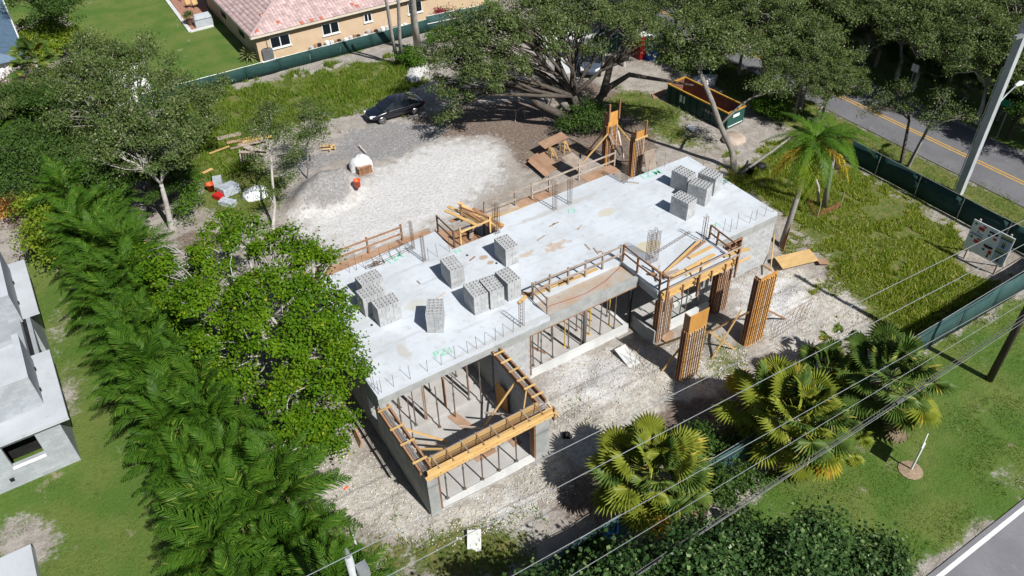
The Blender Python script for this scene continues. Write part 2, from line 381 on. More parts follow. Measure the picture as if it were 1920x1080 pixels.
lawn = mixc(nt, ramp(nt, nL, .38, .62), (.075, .142, .020), (.125, .168, .036))
lawn = mixc(nt, ramp(nt, nM, .52, .75), lawn, (.055, .105, .018))
lawn = mixc(nt, ramp(nt, noise(nt, pos, .6, 7, .7), .60, .70), lawn, (.26, .235, .15))
col = mixc(nt, soft(A1[1], mathn(nt, 'ADD', mathn(nt, 'MULTIPLY', nM, .5), mathn(nt, 'MULTIPLY', nS, .5)), 1.7), col, weed)
col = mixc(nt, soft(A1[0], mathn(nt, 'ADD', mathn(nt, 'MULTIPLY', nM, .5), mathn(nt, 'MULTIPLY', nS, .5)), 1.3), col, lawn)
vv = mathn(nt, 'MULTIPLY_ADD', nF, .8); vv.node.inputs[2].default_value = .6
g = nn.new('ShaderNodeCombineColor'); [ll.new(vv, g.inputs[i]) for i in range(3)]
ll.new(mixc(nt, 1, col, g.outputs[0], 'MULTIPLY'), b.inputs['Base Color']); b.inputs['Roughness'].default_value = .95
nG = noise(nt, pos, 2.2, 8, .75)
hh = mathn(nt, 'ADD', mathn(nt, 'MULTIPLY', nF, .5), nS)
ll.new(bumpn(nt, hh, .9, .10), b.inputs['Normal'])
me.materials.append(m)
kind(link('ground', me), 'structure')

# roads
def road(name, x0, x1, y0, y1, z, mt): return kind(MB().box(x0, x1, y0, y1, z - .25, z).build(name, mt), 'structure')
sr = road('side_street', 43.45, 49.75, -60, 130, .035, m_asph)
fr = road('front_road', -60, 90, -26.5, -18.25, .035, m_asph2)
mb = MB(); mb.box(45.86, 45.98, -60, 130, .039, .0395); mb.build('yellow_line', m_yline, sr)
mb = MB(); mb.box(46.16, 46.28, -60, 130, .039, .0395); mb.build('yellow_line', m_yline, sr)
MB().box(-60, 90, -18.62, -18.44, .039, .0395).build('white_edge_line', m_wline, fr)
drive = kind(MB().prism(pix([(1030, 20), (1150, 20), (1165, 60), (1120, 130), (1050, 140), (1010, 90)]), -.1, .06).build('driveway', m_conc_lt), 'structure')

# ------------------------------------------------------------------ the house shell under construction
ZS = 3.76
m, nt, nn, ll, b = newmat('roof_slab_concrete')
geo = nn.new('ShaderNodeNewGeometry'); pos = geo.outputs['Position']; sp = nn.new('ShaderNodeSeparateXYZ'); ll.new(pos, sp.inputs[0])
n1, n2, n3 = noise(nt, pos, .45, 5, .6), noise(nt, pos, 2.6, 6, .7), noise(nt, pos, 30, 3)
col = mixc(nt, ramp(nt, n1, .38, .64), (.535, .58, .625), (.455, .49, .52))
col = mixc(nt, mathn(nt, 'MULTIPLY', ramp(nt, n2, .52, .72), .6), col, (.36, .37, .375))
mpx = nn.new('ShaderNodeMapping'); mpx.inputs['Scale'].default_value = (.25, 2.2, 1); mpx.inputs['Rotation'].default_value = (0, 0, .5); ll.new(pos, mpx.inputs[0])
n4 = noise(nt, mpx.outputs[0], 1.1, 6, .7); col = mixc(nt, mathn(nt, 'MULTIPLY', ramp(nt, n4, .54, .70), .5), col, (.35, .365, .38)); col = mixc(nt, mathn(nt, 'MULTIPLY', ramp(nt, noise(nt, pos, .9, 7, .75), .60, .72), .45), col, (.40, .375, .325))
def stain(cx, cy, rx, ry, thr, amt, c):
    global col
    dx = mathn(nt, 'DIVIDE', mathn(nt, 'SUBTRACT', sp.outputs[0], cx), rx); dy = mathn(nt, 'DIVIDE', mathn(nt, 'SUBTRACT', sp.outputs[1], cy), ry)
    d = mathn(nt, 'SQRT', mathn(nt, 'ADD', mathn(nt, 'MULTIPLY', dx, dx), mathn(nt, 'MULTIPLY', dy, dy)))
    k = mathn(nt, 'SUBTRACT', mathn(nt, 'SUBTRACT', 1.0, d), mathn(nt, 'MULTIPLY', mathn(nt, 'SUBTRACT', 1.0, n2), thr))
    col = mixc(nt, mathn(nt, 'MULTIPLY', ramp(nt, k, 0, .25), amt), col, c)
for a in ((13.0, 4.6, 3.0, 1.5, 1.35, .8, (.42, .30, .19)), (11.3, 4.9, 1.6, .8, 1.25, .7, (.42, .31, .20)), (17.2, 1.7, 1.5, .9, .7, .75, (.46, .39, .23)), (17.3, 5.6, 1.0, .6, .6, .6, (.47, .41, .27)),
          (2.3, 1.9, .6, 1.3, .9, .6, (.40, .36, .31)), (4.3, 4.6, 1.5, .8, .9, .5, (.47, .44, .35)), (9.2, 6.0, .4, .3, .5, .9, (.36, .26, .17)), (9.3, 5.4, .3, .25, .5, .9, (.36, .26, .17)),
          (15.5, 7.5, 6.5, .5, .9, .6, (.38, .37, .35)), (8, .2, 9, .35, .8, .6, (.40, .40, .385))): stain(*a)
for ly in (3.95,):   # day joint in the pour
    k = mathn(nt, 'LESS_THAN', mathn(nt, 'ABSOLUTE', mathn(nt, 'SUBTRACT', sp.outputs[1], mathn(nt, 'ADD', ly, mathn(nt, 'MULTIPLY', n1, .08)))), .018)
    col = mixc(nt, mathn(nt, 'MULTIPLY', k, .35), col, (.3, .3, .3))
ll.new(mixc(nt, mathn(nt, 'MULTIPLY', n3, .18), col, (.36, .36, .36)), b.inputs['Base Color'])
b.inputs['Roughness'].default_value = .85; ll.new(bumpn(nt, n2, .25, .02), b.inputs['Normal'])
m_slab = m

H = thing('house_under_construction', 'single storey concrete block house shell with bare flat concrete roof slab', 'house', (12.7, 4, 0))
slab = MB().prism([(0, 0), (9.45, 0), (9.45, 1.5), (15.17, 1.5), (15.17, -1.45), (20.45, -1.45), (20.45, 0), (25.4, 0), (25.4, 7.6), (20.1, 7.6), (20.1, 8.75), (11.1, 8.75), (11.1, 7.6), (8.15, 7.6), (8.15, 9.6), (0, 9.25)], 3.55, ZS).build('roof_slab', m_slab, H)
MB().box(9.45, 15.17, .22, 1.5, 3.40, 3.56).build('porch_roof', M('porch_slab_stained', (.36, .34, .31), (.36, .27, .19), (.30, .23, .17), scale=.9, bump=.2), H)
mb = MB(); mb.box(0, 9.45, 0, .22, 3.14, 3.55); mb.box(9.45, 15.17, 0, .22, 3.14, 3.68); mb.build('front_beam', m_conc, H)
mb = MB(); mb.box(20.6, 25.4, 0, .22, 3.14, 3.55); mb.build('tie_beam', m_conc, H)
MB().box(0, 8.3, .04, .2, 3.10, 3.14).build('beam_form_board', m_ply_old, H)
MB().box(8.3, 15.1, -.02, .3, 3.09, 3.14).build('beam_form_board', m_lum_red, H)
MB().box(15.17, 15.37, -1.45, -.003, 3.12, 3.55).build('side_beam', m_conc, H)
mb = MB(); mb.box(.15, 25.3, .25, 7.5, -.2, .30); mb.box(.2, 6.1, -4.2, .25, -.2, .18)
mb.build('floor_slab', M('floor_concrete', (.43, .42, .405), (.35, .34, .325), (.30, .26, .22), scale=.8, bump=.2), H)
# block walls: mortar core with every block a piece of its own
bmesh_ = {}
def blockmesh(ax):
    if ax not in bmesh_:
        mb = MB()
        mb.box(0, .385, -.108, .108, 0, .188) if ax == 'x' else mb.box(-.108, .108, 0, .385, 0, .188)
        bmesh_[ax] = mb.mesh('concrete_block', m_block)
    return bmesh_[ax]
def block_wall(ax, c, a0, a1, z0, z1, openings=(), blocks=True, name='wall', mat=None, parent=None):
    """wall along x (c = its y) or along y (c = its x), 0.2 thick centred on c"""
    mb = MB()
    cuts = sorted({a0, a1, *[q for o in openings for q in (o[0], o[1])]}); zc = sorted({z0, z1, *[q for o in openings for q in (o[2], o[3])]})
    for i in range(len(cuts)-1):
        for j in range(len(zc)-1):
            ma, mz = (cuts[i]+cuts[i+1])/2, (zc[j]+zc[j+1])/2
            if any(o[0] < ma < o[1] and o[2] < mz < o[3] for o in openings): continue
            if ax == 'x': mb.box(cuts[i], cuts[i+1], c-.1, c+.1, zc[j], zc[j+1])
            else: mb.box(c-.1, c+.1, cuts[i], cuts[i+1], zc[j], zc[j+1])
    w = mb.build(name, mat or (m_mortar if blocks else m_conc), parent or H)
    if blocks:
        r = 0; z = z0 + .006
        while z + .188 <= z1 + .01:
            a = a0 + .006 + (0 if r % 2 == 0 else -.2)
            while a < a1 - .1:
                b0, b1 = max(a, a0 + .006), min(a + .388, a1 - .006)
                if b1 - b0 > .12 and not any(o[0] < b1 - .02 and b0 + .02 < o[1] and o[2] < z + .17 and z + .02 < o[3] for o in openings):
                    loc = (b0, c, z) if ax == 'x' else (c, b0, z); k = (b1 - b0) / .388
                    link('concrete_block', blockmesh(ax), w, loc=loc, scale=(k, 1, 1) if ax == 'x' else (1, k, 1))
                a += .4
            z += .2; r += 1
    return w
block_wall('x', .11, 20.6, 25.39, -.2, 3.14, openings=[(21.25, 22.75, 2.2, 3.14)])
block_wall('x', .11, 6.35, 8.25, -.2, 3.14)
block_wall('y', 6.2, -4.0, 0, -.2, 3.05)
block_wall('y', .1, -4.3, 0, -.2, 3.05, blocks=False)
block_wall('y', .1, .22, 9.2, -.2, 3.55, openings=[(.7, 1.6, 1.0, 2.4), (4, 5.6, 1.0, 2.4)], blocks=False)
block_wall('y', 25.29, .22, 7.6, -.2, 3.55, blocks=False)
block_wall('x', 7.5, .2, 8.1, -.2, 3.55, blocks=False, openings=[(2, 4.2, .4, 2.6), (5.5, 7, .4, 2.6)]); block_wall('x', 7.5, 8.1, 25.2, -.2, 3.55, blocks=False, openings=[(9, 11, .3, 2.6), (13, 16.5, .3, 2.6), (18, 20, 1, 2.4)])
block_wall('y', 6.2, .22, 5.2, -.2, 3.5, blocks=False); block_wall('y', 20.5, .22, 5.2, .0, 3.5, blocks=False, openings=[(1.5, 2.6, .3, 2.5)])
# garage piers, sill, porch curb
mb = MB(); mb.box(0, .52, -4.52, -4.3, -.2, 2.82); mb.build('pier', m_conc, H)
mb = MB(); mb.box(5.55, 6.31, -4.52, -4.02, -.2, 2.86); mb.build('pier', m_conc, H)
MB().box(.52, 5.55, -4.48, -4.2, -.2, .24).build('door_sill', m_conc_lt, H)
MB().box(8.25, 14.75, .02, .24, -.2, .42).build('porch_curb', m_conc_lt, H)
MB().box(14.55, 14.75, .24, 1.6, -.2, .42).build('porch_curb', m_conc_lt, H)
MB().box(15.15, 15.35, -1.5, .3, -.2, .85).build('entry_low_wall', m_conc, H)
MB().box(16.3, 19.4, -1.35, -1.15, -.2, .75).build('entry_low_wall', m_conc_lt, H)
MB().box(16.0, 20.4, -.55, -.4, .75, 1.0).build('entry_low_wall', m_conc_lt, H)
MB().box(15.4, 20.4, -1.1, .2, -.2, .1).build('entry_floor', m_conc, H)
mb = MB(); mb.tube([(11.95, .35, .2), (11.95, .35, 3.14)], .11, 12); mb.build('steel_column', m_steel, H, True)
mb = MB(); mb.tube([(15.0, .35, -.1), (15.0, .35, 3.4)], .12, 12); mb.build('steel_column', m_black, H, True)
mb = MB(); mb.box(8.25, 8.31, -.04, .26, .3, 3.1); mb.build('jamb_form', m_lum_red, H)
mb = MB(); mb.box(.52, .58, -4.56, -4.2, .24, 2.8); mb.build('jamb_form', m_lum_red, H)
mb = MB(); mb.box(5.48, 5.545, -4.5, -4.15, .24, 2.8); mb.build('jamb_form', m_lum_red, H)
# window in the front wall: brown frame and bars
mb = MB()
for x in (21.27, 21.75, 22.2, 22.7): mb.box(x, x+.06, -.04, .06, 2.2, 3.12)
for z in (2.22, 2.6, 3.04): mb.box(21.27, 22.74, -.06, -.005, z, z+.06)
mb.build('window_form', m_lum_red, H); MB().box(21.2, 22.8, .3, .34, 2.1, 3.13).build('window_dark_fill', m_black, H)  # black sheet added behind the opening, stands in for the room's darkness
# upright reinforcement left standing along the slab edges
dow = MB().tube([(0, 0, 0), (0, 0, .92)], .011, 5).mesh('rebar_dowel', m_rebar)
def dowel(x, y, z=ZS, s=1.0): link('rebar_dowel', dow, slab, loc=(x, y, z - .02), rot=(U(-.04, .04), U(-.04, .04), 0), scale=(1, 1, s))
for x in (.12, .28, .9, 1.75, 2.63, 3.36, 4.11, 4.8, 5.3, 5.75, 6.35, 6.8, 7.35): dowel(x, .13, s=U(.85, 1.05))
for y in (.5, .8, 1.3, 2.2, 3.1): dowel(.12, y)
for x in (20.6, 21.2, 21.8, 22.3, 23.3, 23.8, 24.5, 25.2): dowel(x, .16, s=U(.8, 1.3))
for x in (3, 3.4, 4.37, 5, 5.6, 2.6): dowel(x, 8.9, s=U(.9, 1.2))
for x in (6.6, 7.15, 7.9, 23.3, 22.0, 20.8): dowel(x, 7.46, s=U(.9, 1.3))
for y in (7.4, 6.1, 5.0, 3.6): dowel(25.28, y, s=1.3)
# green survey lettering on the slab
m_green = M('spray_green', (.12, .50, .30), (.30, .55, .43), scale=9)
def lettering(txt, at, size, rz, mat, parent, rx=0.0, name='painted_lettering'):
    cu = bpy.data.curves.new(name, 'FONT'); cu.body = txt; cu.size = size; cu.extrude = .0005; cu.offset = .004
    t = bpy.data.objects.new(name, cu); COL.objects.link(t); bpy.context.view_layer.update()
    mesh = bpy.data.meshes.new_from_object(t); bpy.data.objects.remove(t); mesh.materials.append(mat) if not mesh.materials else None
    mesh.materials.clear(); mesh.materials.append(mat); mesh.name = name
    return link(name, mesh, parent, loc=at, rot=(rx, 0, rz))
def on_slab(px, py): q = P(px, py, ZS); return (q[0], q[1], ZS + .005)
A0 = math.radians(-6)
lettering('PZ1', on_slab(815, 672), .62, math.radians(-8), m_green, slab); lettering('12.M', on_slab(1203, 337), .8, A0, m_green, slab)
lettering('124', on_slab(728, 497), .75, math.radians(10), m_green, slab); lettering('12', on_slab(1062, 400), .6, math.radians(-30), m_green, slab)
lettering('N', on_slab(855, 477), .55, 0, m_green, slab); lettering('P1', on_slab(1343, 429), .6, .2, m_green, slab); lettering('12', on_slab(1351, 345), .7, .2, m_green, slab); lettering('P', on_slab(653, 636), .6, 0, m_green, slab)
# small drain sleeves in the slab
for px, py in ((697, 610), (876, 479), (931, 494), (664, 666)):
    q = on_slab(px, py); mb = MB(); mb.tube([(q[0], q[1], ZS - .01), (q[0], q[1], ZS + .04)], .06, 10); mb.build('pipe_sleeve', m_black, slab)

# ------------------------------------------------------------------ pallets of concrete blocks
def hollow_block():
    mb = MB(); L, Wd, h = .39, .19, .19; t = .035
    xs = [-L/2, -L/2+t, -t/2, t/2, L/2-t, L/2]; ys = [-Wd/2, -Wd/2+t, Wd/2-t, Wd/2]
    mb.box(-L/2, L/2, -Wd/2, Wd/2, 0, .03)
    for i in range(5):
        for j in range(3):
            if i in (1, 3) and j == 1: continue
            x0, x1, y0, y1 = xs[i], xs[i+1], ys[j], ys[j+1]
            vs = [(x0, y0, h), (x1, y0, h), (x1, y1, h), (x0, y1, h), (x0, y0, .03), (x1, y0, .03), (x1, y1, .03), (x0, y1, .03)]
            fs = [(0, 1, 2, 3)]
            hole = lambda a, c: (a in (1, 3) and c == 1)
            if j == 0 or hole(i, j-1): fs.append((0, 4, 5, 1))
            if j == 2 or hole(i, j+1): fs.append((2, 6, 7, 3))
            if i == 0 or hole(i-1, j): fs.append((3, 7, 4, 0))
            if i == 4 or hole(i+1, j): fs.append((1, 5, 6, 2))
            mb.add(vs, fs)
    return mb.mesh('concrete_block', m_block)
hb = hollow_block(); sbk = MB().box(-.195, .195, -.095, .095, 0, .19).mesh('concrete_block', m_block)
lowb = MB(); lowb.box(-.195, .195, -.095, .095, .05, .19); lowb.box(-.195, -.16, -.095, .095, 0, .05); lowb.box(-.02, .02, -.095, .095, 0, .05); lowb.box(.16, .195, -.095, .095, 0, .05)
lowb = lowb.mesh('concrete_block', m_block)
def pallet(x, y, deg, label, layers=6):
    t = thing('block_pallet', label, 'concrete blocks', (x, y, ZS + .002), 'stacks of concrete blocks on the roof slab', math.radians(deg))
    for k in range(layers):
        for i in range(2):
            for j in range(6):
                if 0 < k < layers-1 and j not in (0, 5) and False: continue
                d = hb if k == layers-1 else (lowb if k == 0 else sbk)
                if k % 2 == 0 or k == layers-1: lx, ly, rz = (i-.5)*.4, (j-2.5)*.2, 0
                else:
                    lx, ly, rz = ((j % 4)-1.5)*.2, ((j//4)*2 + i - 1)*.4, math.pi/2
                    if j//4 == 1 and i == 1: continue
                    if j >= 4 and j % 4 > 1: continue
                if k == layers-1 and rnd.random() < .0: continue
                link('concrete_block', d, t, loc=(lx + U(-.005, .005), ly + U(-.005, .005), k*.2), rot=(0, 0, rz + U(-.012, .012)))
        if k % 2 == 1 and k != layers-1:   # crossed layer is 4 x 3
            for jj in range(2): link('concrete_block', d, t, loc=(.1 + .2*jj, .4, k*.2), rot=(0, 0, math.pi/2))
    return t
PL = [(2.81, 6.62, 93, 'stack of hollow blocks in cluster of three by leafy tree, farthest from front edge'), (2.40, 5.58, 92, 'stack of hollow blocks in cluster of three by leafy tree, the middle one'),
      (2.70, 4.46, 90, 'stack of hollow blocks in cluster of three by leafy tree, nearest the front edge'), (4.5, 2.72, -32, 'lone stack of hollow blocks set askew to the slab edges'),
      (6.88, 5.22, -3, 'lone stack of hollow blocks square to the slab behind the row of three'), (6.84, 2.77, -3, 'stack of hollow blocks in row of three, the one toward the leafy tree'),
      (7.72, 2.68, -3, 'stack of hollow blocks in row of three, the middle one'), (8.74, 2.74, 1, 'stack of hollow blocks in row of three, the one beside the porch rail'),
      (10.16, 5.15, -1, 'lone stack of hollow blocks beside the tan mud stain'), (22.58, 5.02, 10, 'stack of hollow blocks in cluster of four, nearest the timber column forms'),
      (23.72, 3.98, 15, 'stack of hollow blocks in cluster of four, beside the end of the slab'), (22.5, 3.5, 20, 'stack of hollow blocks in cluster of four, between the other three'),
      (20.76, 2.98, 11, 'stack of hollow blocks in cluster of four, nearest the upright rebar cage')]
for a in PL: pallet(*a)

# ------------------------------------------------------------------ formwork, rails, rebar, props
def B(mat, parent, name, p0, p1, w=.04, h=.09, up=(0, 0, 1)): return MB().beam(p0, p1, w, h, up).build(name, mat, parent)
def box(mat, parent, name, *a): return MB().box(*a).build(name, mat, parent)

# garage beam forms
def side_form(x0, x1, y0, y1, label, ties):
    t = thing('beam_formwork', label, 'formwork', ((x0+x1)/2, y1, 3.05))
    box(m_lum_red, t, 'form_side', x0, x0+.09, y0, y1, 3.05, 3.35); box(m_lum_red, t, 'form_side', x1-.09, x1, y0, y1, 3.05, 3.35)
    mb = MB()
    for k in range(4): mb.tube([(x0+.16+.06*k, y0+.05, 3.14+.03*(k % 2)), (x0+.16+.06*k, y1-.05, 3.14+.03*(k % 2))], .011, 5)
    mb.build('rebar', m_rebar, t)
    for y in ties: box(m_lum, t, 'tie', x0-.06, x1+.06, y-.045, y+.045, 3.353, 3.395)
    return t
side_form(-.2, .36, -4.4, -.25, 'brown timber beam form along top of garage wall beside shaded outer face', (-.5, -1.75, -2.75, -3.9))
side_form(6.0, 6.5, -4.0, -.05, 'brown timber beam form along top of garage wall beside white rubble', (-.35, -1.0, -1.7, -2.4, -3.0, -3.6))
t = thing('beam_formwork', 'bright yellow timber beam form spanning the garage opening', 'formwork', (3.1, -4.3, 2.8))
for k in range(3): box(m_lum, t, 'form_board', .05, 6.4, -4.62 - .004*k, -4.55, 2.79 + k*.19, 2.975 + k*.19)
box(m_lum, t, 'waler', -.1, 6.6, -4.72, -4.63, 3.02, 3.10); box(m_lum, t, 'waler', -.05, 6.55, -4.70, -4.635, 2.84, 2.92)
box(m_lum, t, 'form_side', .4, 6.0, -4.06, -4.01, 2.85, 3.36); box(m_lum_old, t, 'waler', .4, 6.0, -4.0, -3.95, 3.28, 3.35)
box(m_lum_red, t, 'soffit', .1, 6.3, -4.55, -4.06, 2.79, 2.84)
mb = MB()
for k in range(4): mb.tube([(.1, -4.45+.1*k, 3.2), (6.3, -4.45+.1*k, 3.2)], .012, 5)
mb.build('rebar', m_rebar, t)
for k, x in enumerate((.55, 1.25, 2.0, 2.75, 3.5, 4.3, 5.1, 5.8)): box(m_lum_red if k % 2 else m_lum_old, t, 'tie', x, x+.05, -4.74, -3.92, 3.365, 3.40)
for k in range(22): box(m_rebar, t, 'tie_wire', .3+.28*k, .33+.28*k, -4.74, -4.72, 2.87+.19*(k % 2), 2.9+.19*(k % 2))
for k in range(1): box(m_lum_red, t, 'end_post', 6.42, 6.5, -4.7, -4.55, 2.5, 3.34)
# braces inside the garage
def brace(label, p0, p1, mat=m_lum, w=.05, h=.1):
    return tag(MB().beam(p0, p1, w, h).build('timber_brace', mat), label, 'timber')
brace('long yellow brace sloping from garage wall beside rubble down to garage floor', P(968.5, 713, 3.1), P(903, 806, .2))
brace('short yellow brace across the garage form corner beside rubble', P(988, 727, 3.3), P(982, 769, 3.2))
brace('long yellow brace sloping from shaded garage wall down to garage floor', P(752, 802, 3.05), P(840, 828, .25))
brace('flat yellow brace tying the shaded garage wall form to the front form', P(777, 842, 3.2), P(830, 842, 3.3))
brace('grey brace lying over the shaded strip of the garage floor near wall', P(770, 827, 1.5), P(850, 838, .3), m_lum_old)
brace('grey prop leaning below the yellow front form, farther from shaded garage wall', P(860, 799, 1.6), P(912, 803, 1.5), m_lum_old)
brace('grey prop end under the front form by the corner pier', P(908, 774, 1.8), P(962, 778, 1.9), m_lum_old)
tag(MB().beam(P(1026, 757, 3.2), P(1049, 783, 2.7), .05, .1).build('timber_brace', m_lum), 'loose brown board sticking out past the garage form corner', 'timber')
tag(MB().obox((5.9, -1.0, .2), .05, .9, 1.5, .1).build('plywood_sheet', m_ply_org), 'rounded orange plywood offcut leaning on the shaded garage block wall', 'plywood')

# steel props
prop_parts = [('outer_tube', MB().tube([(0, 0, 0), (0, 0, 1.7)], .035, 8).mesh('outer_tube', m_steel)), ('inner_tube', MB().tube([(0, 0, 1.7), (0, 0, 2.95)], .026, 8).mesh('inner_tube', m_steel)),
              ('base_plate', MB().box(-.08, .08, -.08, .08, 0, .012).mesh('base_plate', m_steel)), ('collar', MB().tube([(0, 0, 1.66), (0, 0, 1.8)], .05, 8).mesh('collar', m_steel))]
prop_y = [(n, d.copy()) for n, d in prop_parts]
for n, d in prop_y: d.materials.clear(); d.materials.append(m_steel_y)
wood_parts = [('upright', MB().box(-.07, -.01, -.045, .045, 0, 2.95).mesh('upright', m_lum_red)), ('upright', MB().box(.015, .07, -.045, .045, 0, 2.95).mesh('upright', m_lum_old))]
def prop(x, y, z, top, label, group, parts=prop_parts):
    t = thing('shoring_post', label, 'prop', (x, y, z), group); k = (top - z) / 2.95
    t.rotation_euler = (U(-.012, .012), U(-.012, .012), U(0, 6)); t.scale = (1, 1, k)
    for n, d in parts: link(n, d, t, loc=(0, 0, 0))
for x in (1.0, 1.9, 2.85, 3.75, 4.7): prop(x, -4.28 + .12, .245, 2.8, 'steel prop standing on sill under the yellow garage beam form', 'props under the garage beam form')
for x, y in ((.9, -.05), (1.25, -.3), (1.75, .35), (2.7, -.3), (3.65, -.2), (4.75, .35), (5.2, -.1)): prop(x, y, .185 if y < .25 else .305, 3.09, 'steel prop on garage floor under the edge of the roof slab', 'props under the slab edge in the garage')
for x, y in ((2.35, .4), (3.55, .6), (4.9, .6)): prop(x, y, .31, 3.09, 'doubled timber post on garage floor under the roof slab edge', 'timber posts under the slab edge in the garage', wood_parts)
for x, y in ((1.6, 1.8), (3.4, 2.0), (5.0, 2.1), (2.4, 3.2), (4.3, 3.4)): prop(x, y, .305, 3.54, 'steel prop deep inside the garage below the slab', 'props deep in the garage')
for x in (8.75, 9.2, 9.95, 11.05, 11.75, 13.1, 14.0): prop(x, .45 + U(-.1, .1), .305, 3.09, 'steel prop on porch floor under the front beam', 'steel props under the porch beam')
for x in (10.95, 12.6, 13.95): prop(x, .75, .305, 3.38, 'yellow prop on porch floor under the front beam', 'yellow props under the porch beam', prop_y)
for x, y in ((9.6, 1.3), (10.6, 1.5), (12.2, 1.4), (13.3, 1.6), (14.3, 1.4), (9.2, 2.4), (11.4, 2.6), (13.6, 2.7)): prop(x, y, .305, 3.39 if y < 1.5 else 3.54, 'steel prop in the shade at the back of the porch', 'props at the back of the porch')
for x in (16.6, 17.5, 17.9, 18.8): prop(x, -1.0, .105, 3.3, 'steel prop under the yellow entry beam form', 'props under the entry beam form')
t = thing('shoring_beam', 'yellow shoring timbers under the porch ceiling between steel props', 'timber', (11.5, .8, 3.0))
for y in (.75, 1.9): B(m_lum, t, 'bearer', (8.5, y, 3.34), (14.5, y, 3.34), .07, .1)
for x in (8.9, 9.4, 9.9, 10.4, 10.9, 12.4, 12.9, 13.4, 13.9): B(m_lum, t, 'joist', (x, .3, 3.25), (x + .5, 1.6, 2.6), .05, .09)
for px, py, w, h, a, mt in ((755, 765, .25, .9, .3, m_ply_old), (1000, 652, .12, 1.6, .4, m_lum_red), (863, 790, .5, 1.3, .25, m_ply_old), (900, 840, 1.1, 1.3, .03, m_ply_old), (960, 822, .5, 1.0, .05, m_ply_old)):
    q = P(px, py, .31 if px > 990 else .19); tag(MB().obox((q[0], q[1], q[2] + .002), w, h, .02, a).build('board', mt), {755: 'short board dropped on garage floor by shaded wall', 1000: 'red board lying on porch floor by the block pier', 863: 'weathered plywood strip on the sunlit garage floor behind form', 900: 'large brown plywood sheet on garage floor inside the sill', 960: 'brown plywood offcut on garage floor near corner pier'}[px], 'board')

# guard rails
def rail(label, posts, z, mat, rails=(.55, 1.05), h=1.1, foot=0.0, posts_mat=None):
    t = thing('guard_rail', label, 'railing', (posts[0][0], posts[0][1], z))
    for x, y in posts: box(posts_mat or mat, t, 'post', x-.045, x+.045, y-.045, y+.045, z - foot, z + h + U(-.03, .08))
    for r in rails:
        for k in range(len(posts)-1):
            p, q = posts[k], posts[k+1]; B(mat, t, 'rail', (p[0], p[1]-.066, z+r+.004*(k % 2)), (q[0], q[1]-.066, z+r+.004*(k % 2)), .04, .1)
    return t
rail('brown timber guard rail along the recessed porch roof', [(9.5, 1.62), (10.55, 1.6), (11.68, 1.58), (12.78, 1.56), (13.9, 1.56), (15.12, 1.56)], ZS, m_lum_old)
rail('brown timber rail end returning to the front beam beside block stacks', [(9.5, .3), (9.52, 1.6)], ZS - .08, m_lum_old)
rail('dark timber rail between porch roof and entry canopy', [(15.25, 1.5), (15.24, .3), (15.3, -1.4)], ZS, m_lum_red)
rail('long pale timber guard rail above the plywood walkway at the back', [(11.3, 9.35), (13.4, 9.35), (14.6, 9.35), (15.85, 9.35), (18.1, 9.4), (20.9, 9.45)], ZS - .1, m_lum_old, rails=(.45, 1.0))
rail('thin steel rail beside the stair opening at the back', [(8.3, 9.5), (8.35, 7.7)], ZS, m_rebar)
rail('timber rail across the stair opening beside the slab', [(8.75, 7.68), (10.7, 7.75)], ZS, m_lum, rails=(.9,))
rail('slanting brown rail at far side of the stair opening', [(10.7, 7.8), (9.9, 9.6)], ZS, m_lum_red, rails=(1.0,))
rail('tan timber rail over the chalky ground at the slab corner near leafy tree', [(1.3, 10.3), (4.3, 10.3), (6.4, 10.3)], ZS - .3, m_lum_red, rails=(.5, .95), foot=.4)
# walkway form behind the slab
t = thing('walkway_form', 'plywood walkway form along the back edge of the roof slab', 'formwork', (15.6, 9.2, 3.5))
for k, x in enumerate((11.1, 13.55, 16.0, 18.45)): box(m_ply_old if k % 2 else m_lum_old, t, 'plywood_sheet', x, x+2.44, 8.78, 9.7, 3.60 + .003*k, 3.63 + .003*k)
for x in (11.3, 13.4, 14.6, 15.85, 18.1, 20.7): B(m_lum_red, t, 'bracket', (x, 9.55, 3.55), (x, 8.9, 2.9), .06, .1); B(m_lum_red, t, 'leg', (x, 9.55, 0), (x, 9.55, 3.58), .08, .08)
box(m_lum, t, 'toe_board', 11.1, 13.9, 8.78, 8.83, 3.66, 3.80)
t = thing('walkway_form', 'tan plywood ledge form beside the stair opening', 'formwork', (8.3, 8.6, 3.5))
box(m_ply_old, t, 'plywood_sheet', 8.15, 8.75, 7.7, 9.6, 3.70, 3.73); box(m_lum_red, t, 'edge_board', 8.15, 8.2, 9.6, 9.65, 3.5, 3.85)
t = thing('ledge_form', 'weathered edge form along the back ledge by the leafy tree', 'formwork', (4, 9.9, 3.3))
box(m_ply_old, t, 'plywood_sheet', .2, 8.1, 9.62, 10.4, 3.40, 3.43); box(m_lum_old, t, 'edge_board', .2, 8.1, 10.4, 10.45, 3.3, 3.5)
for x in (.5, 2.5, 4.5, 6.5, 7.9): B(m_lum_red, t, 'leg', (x, 10.35, 0), (x, 10.35, 3.4), .08, .08)
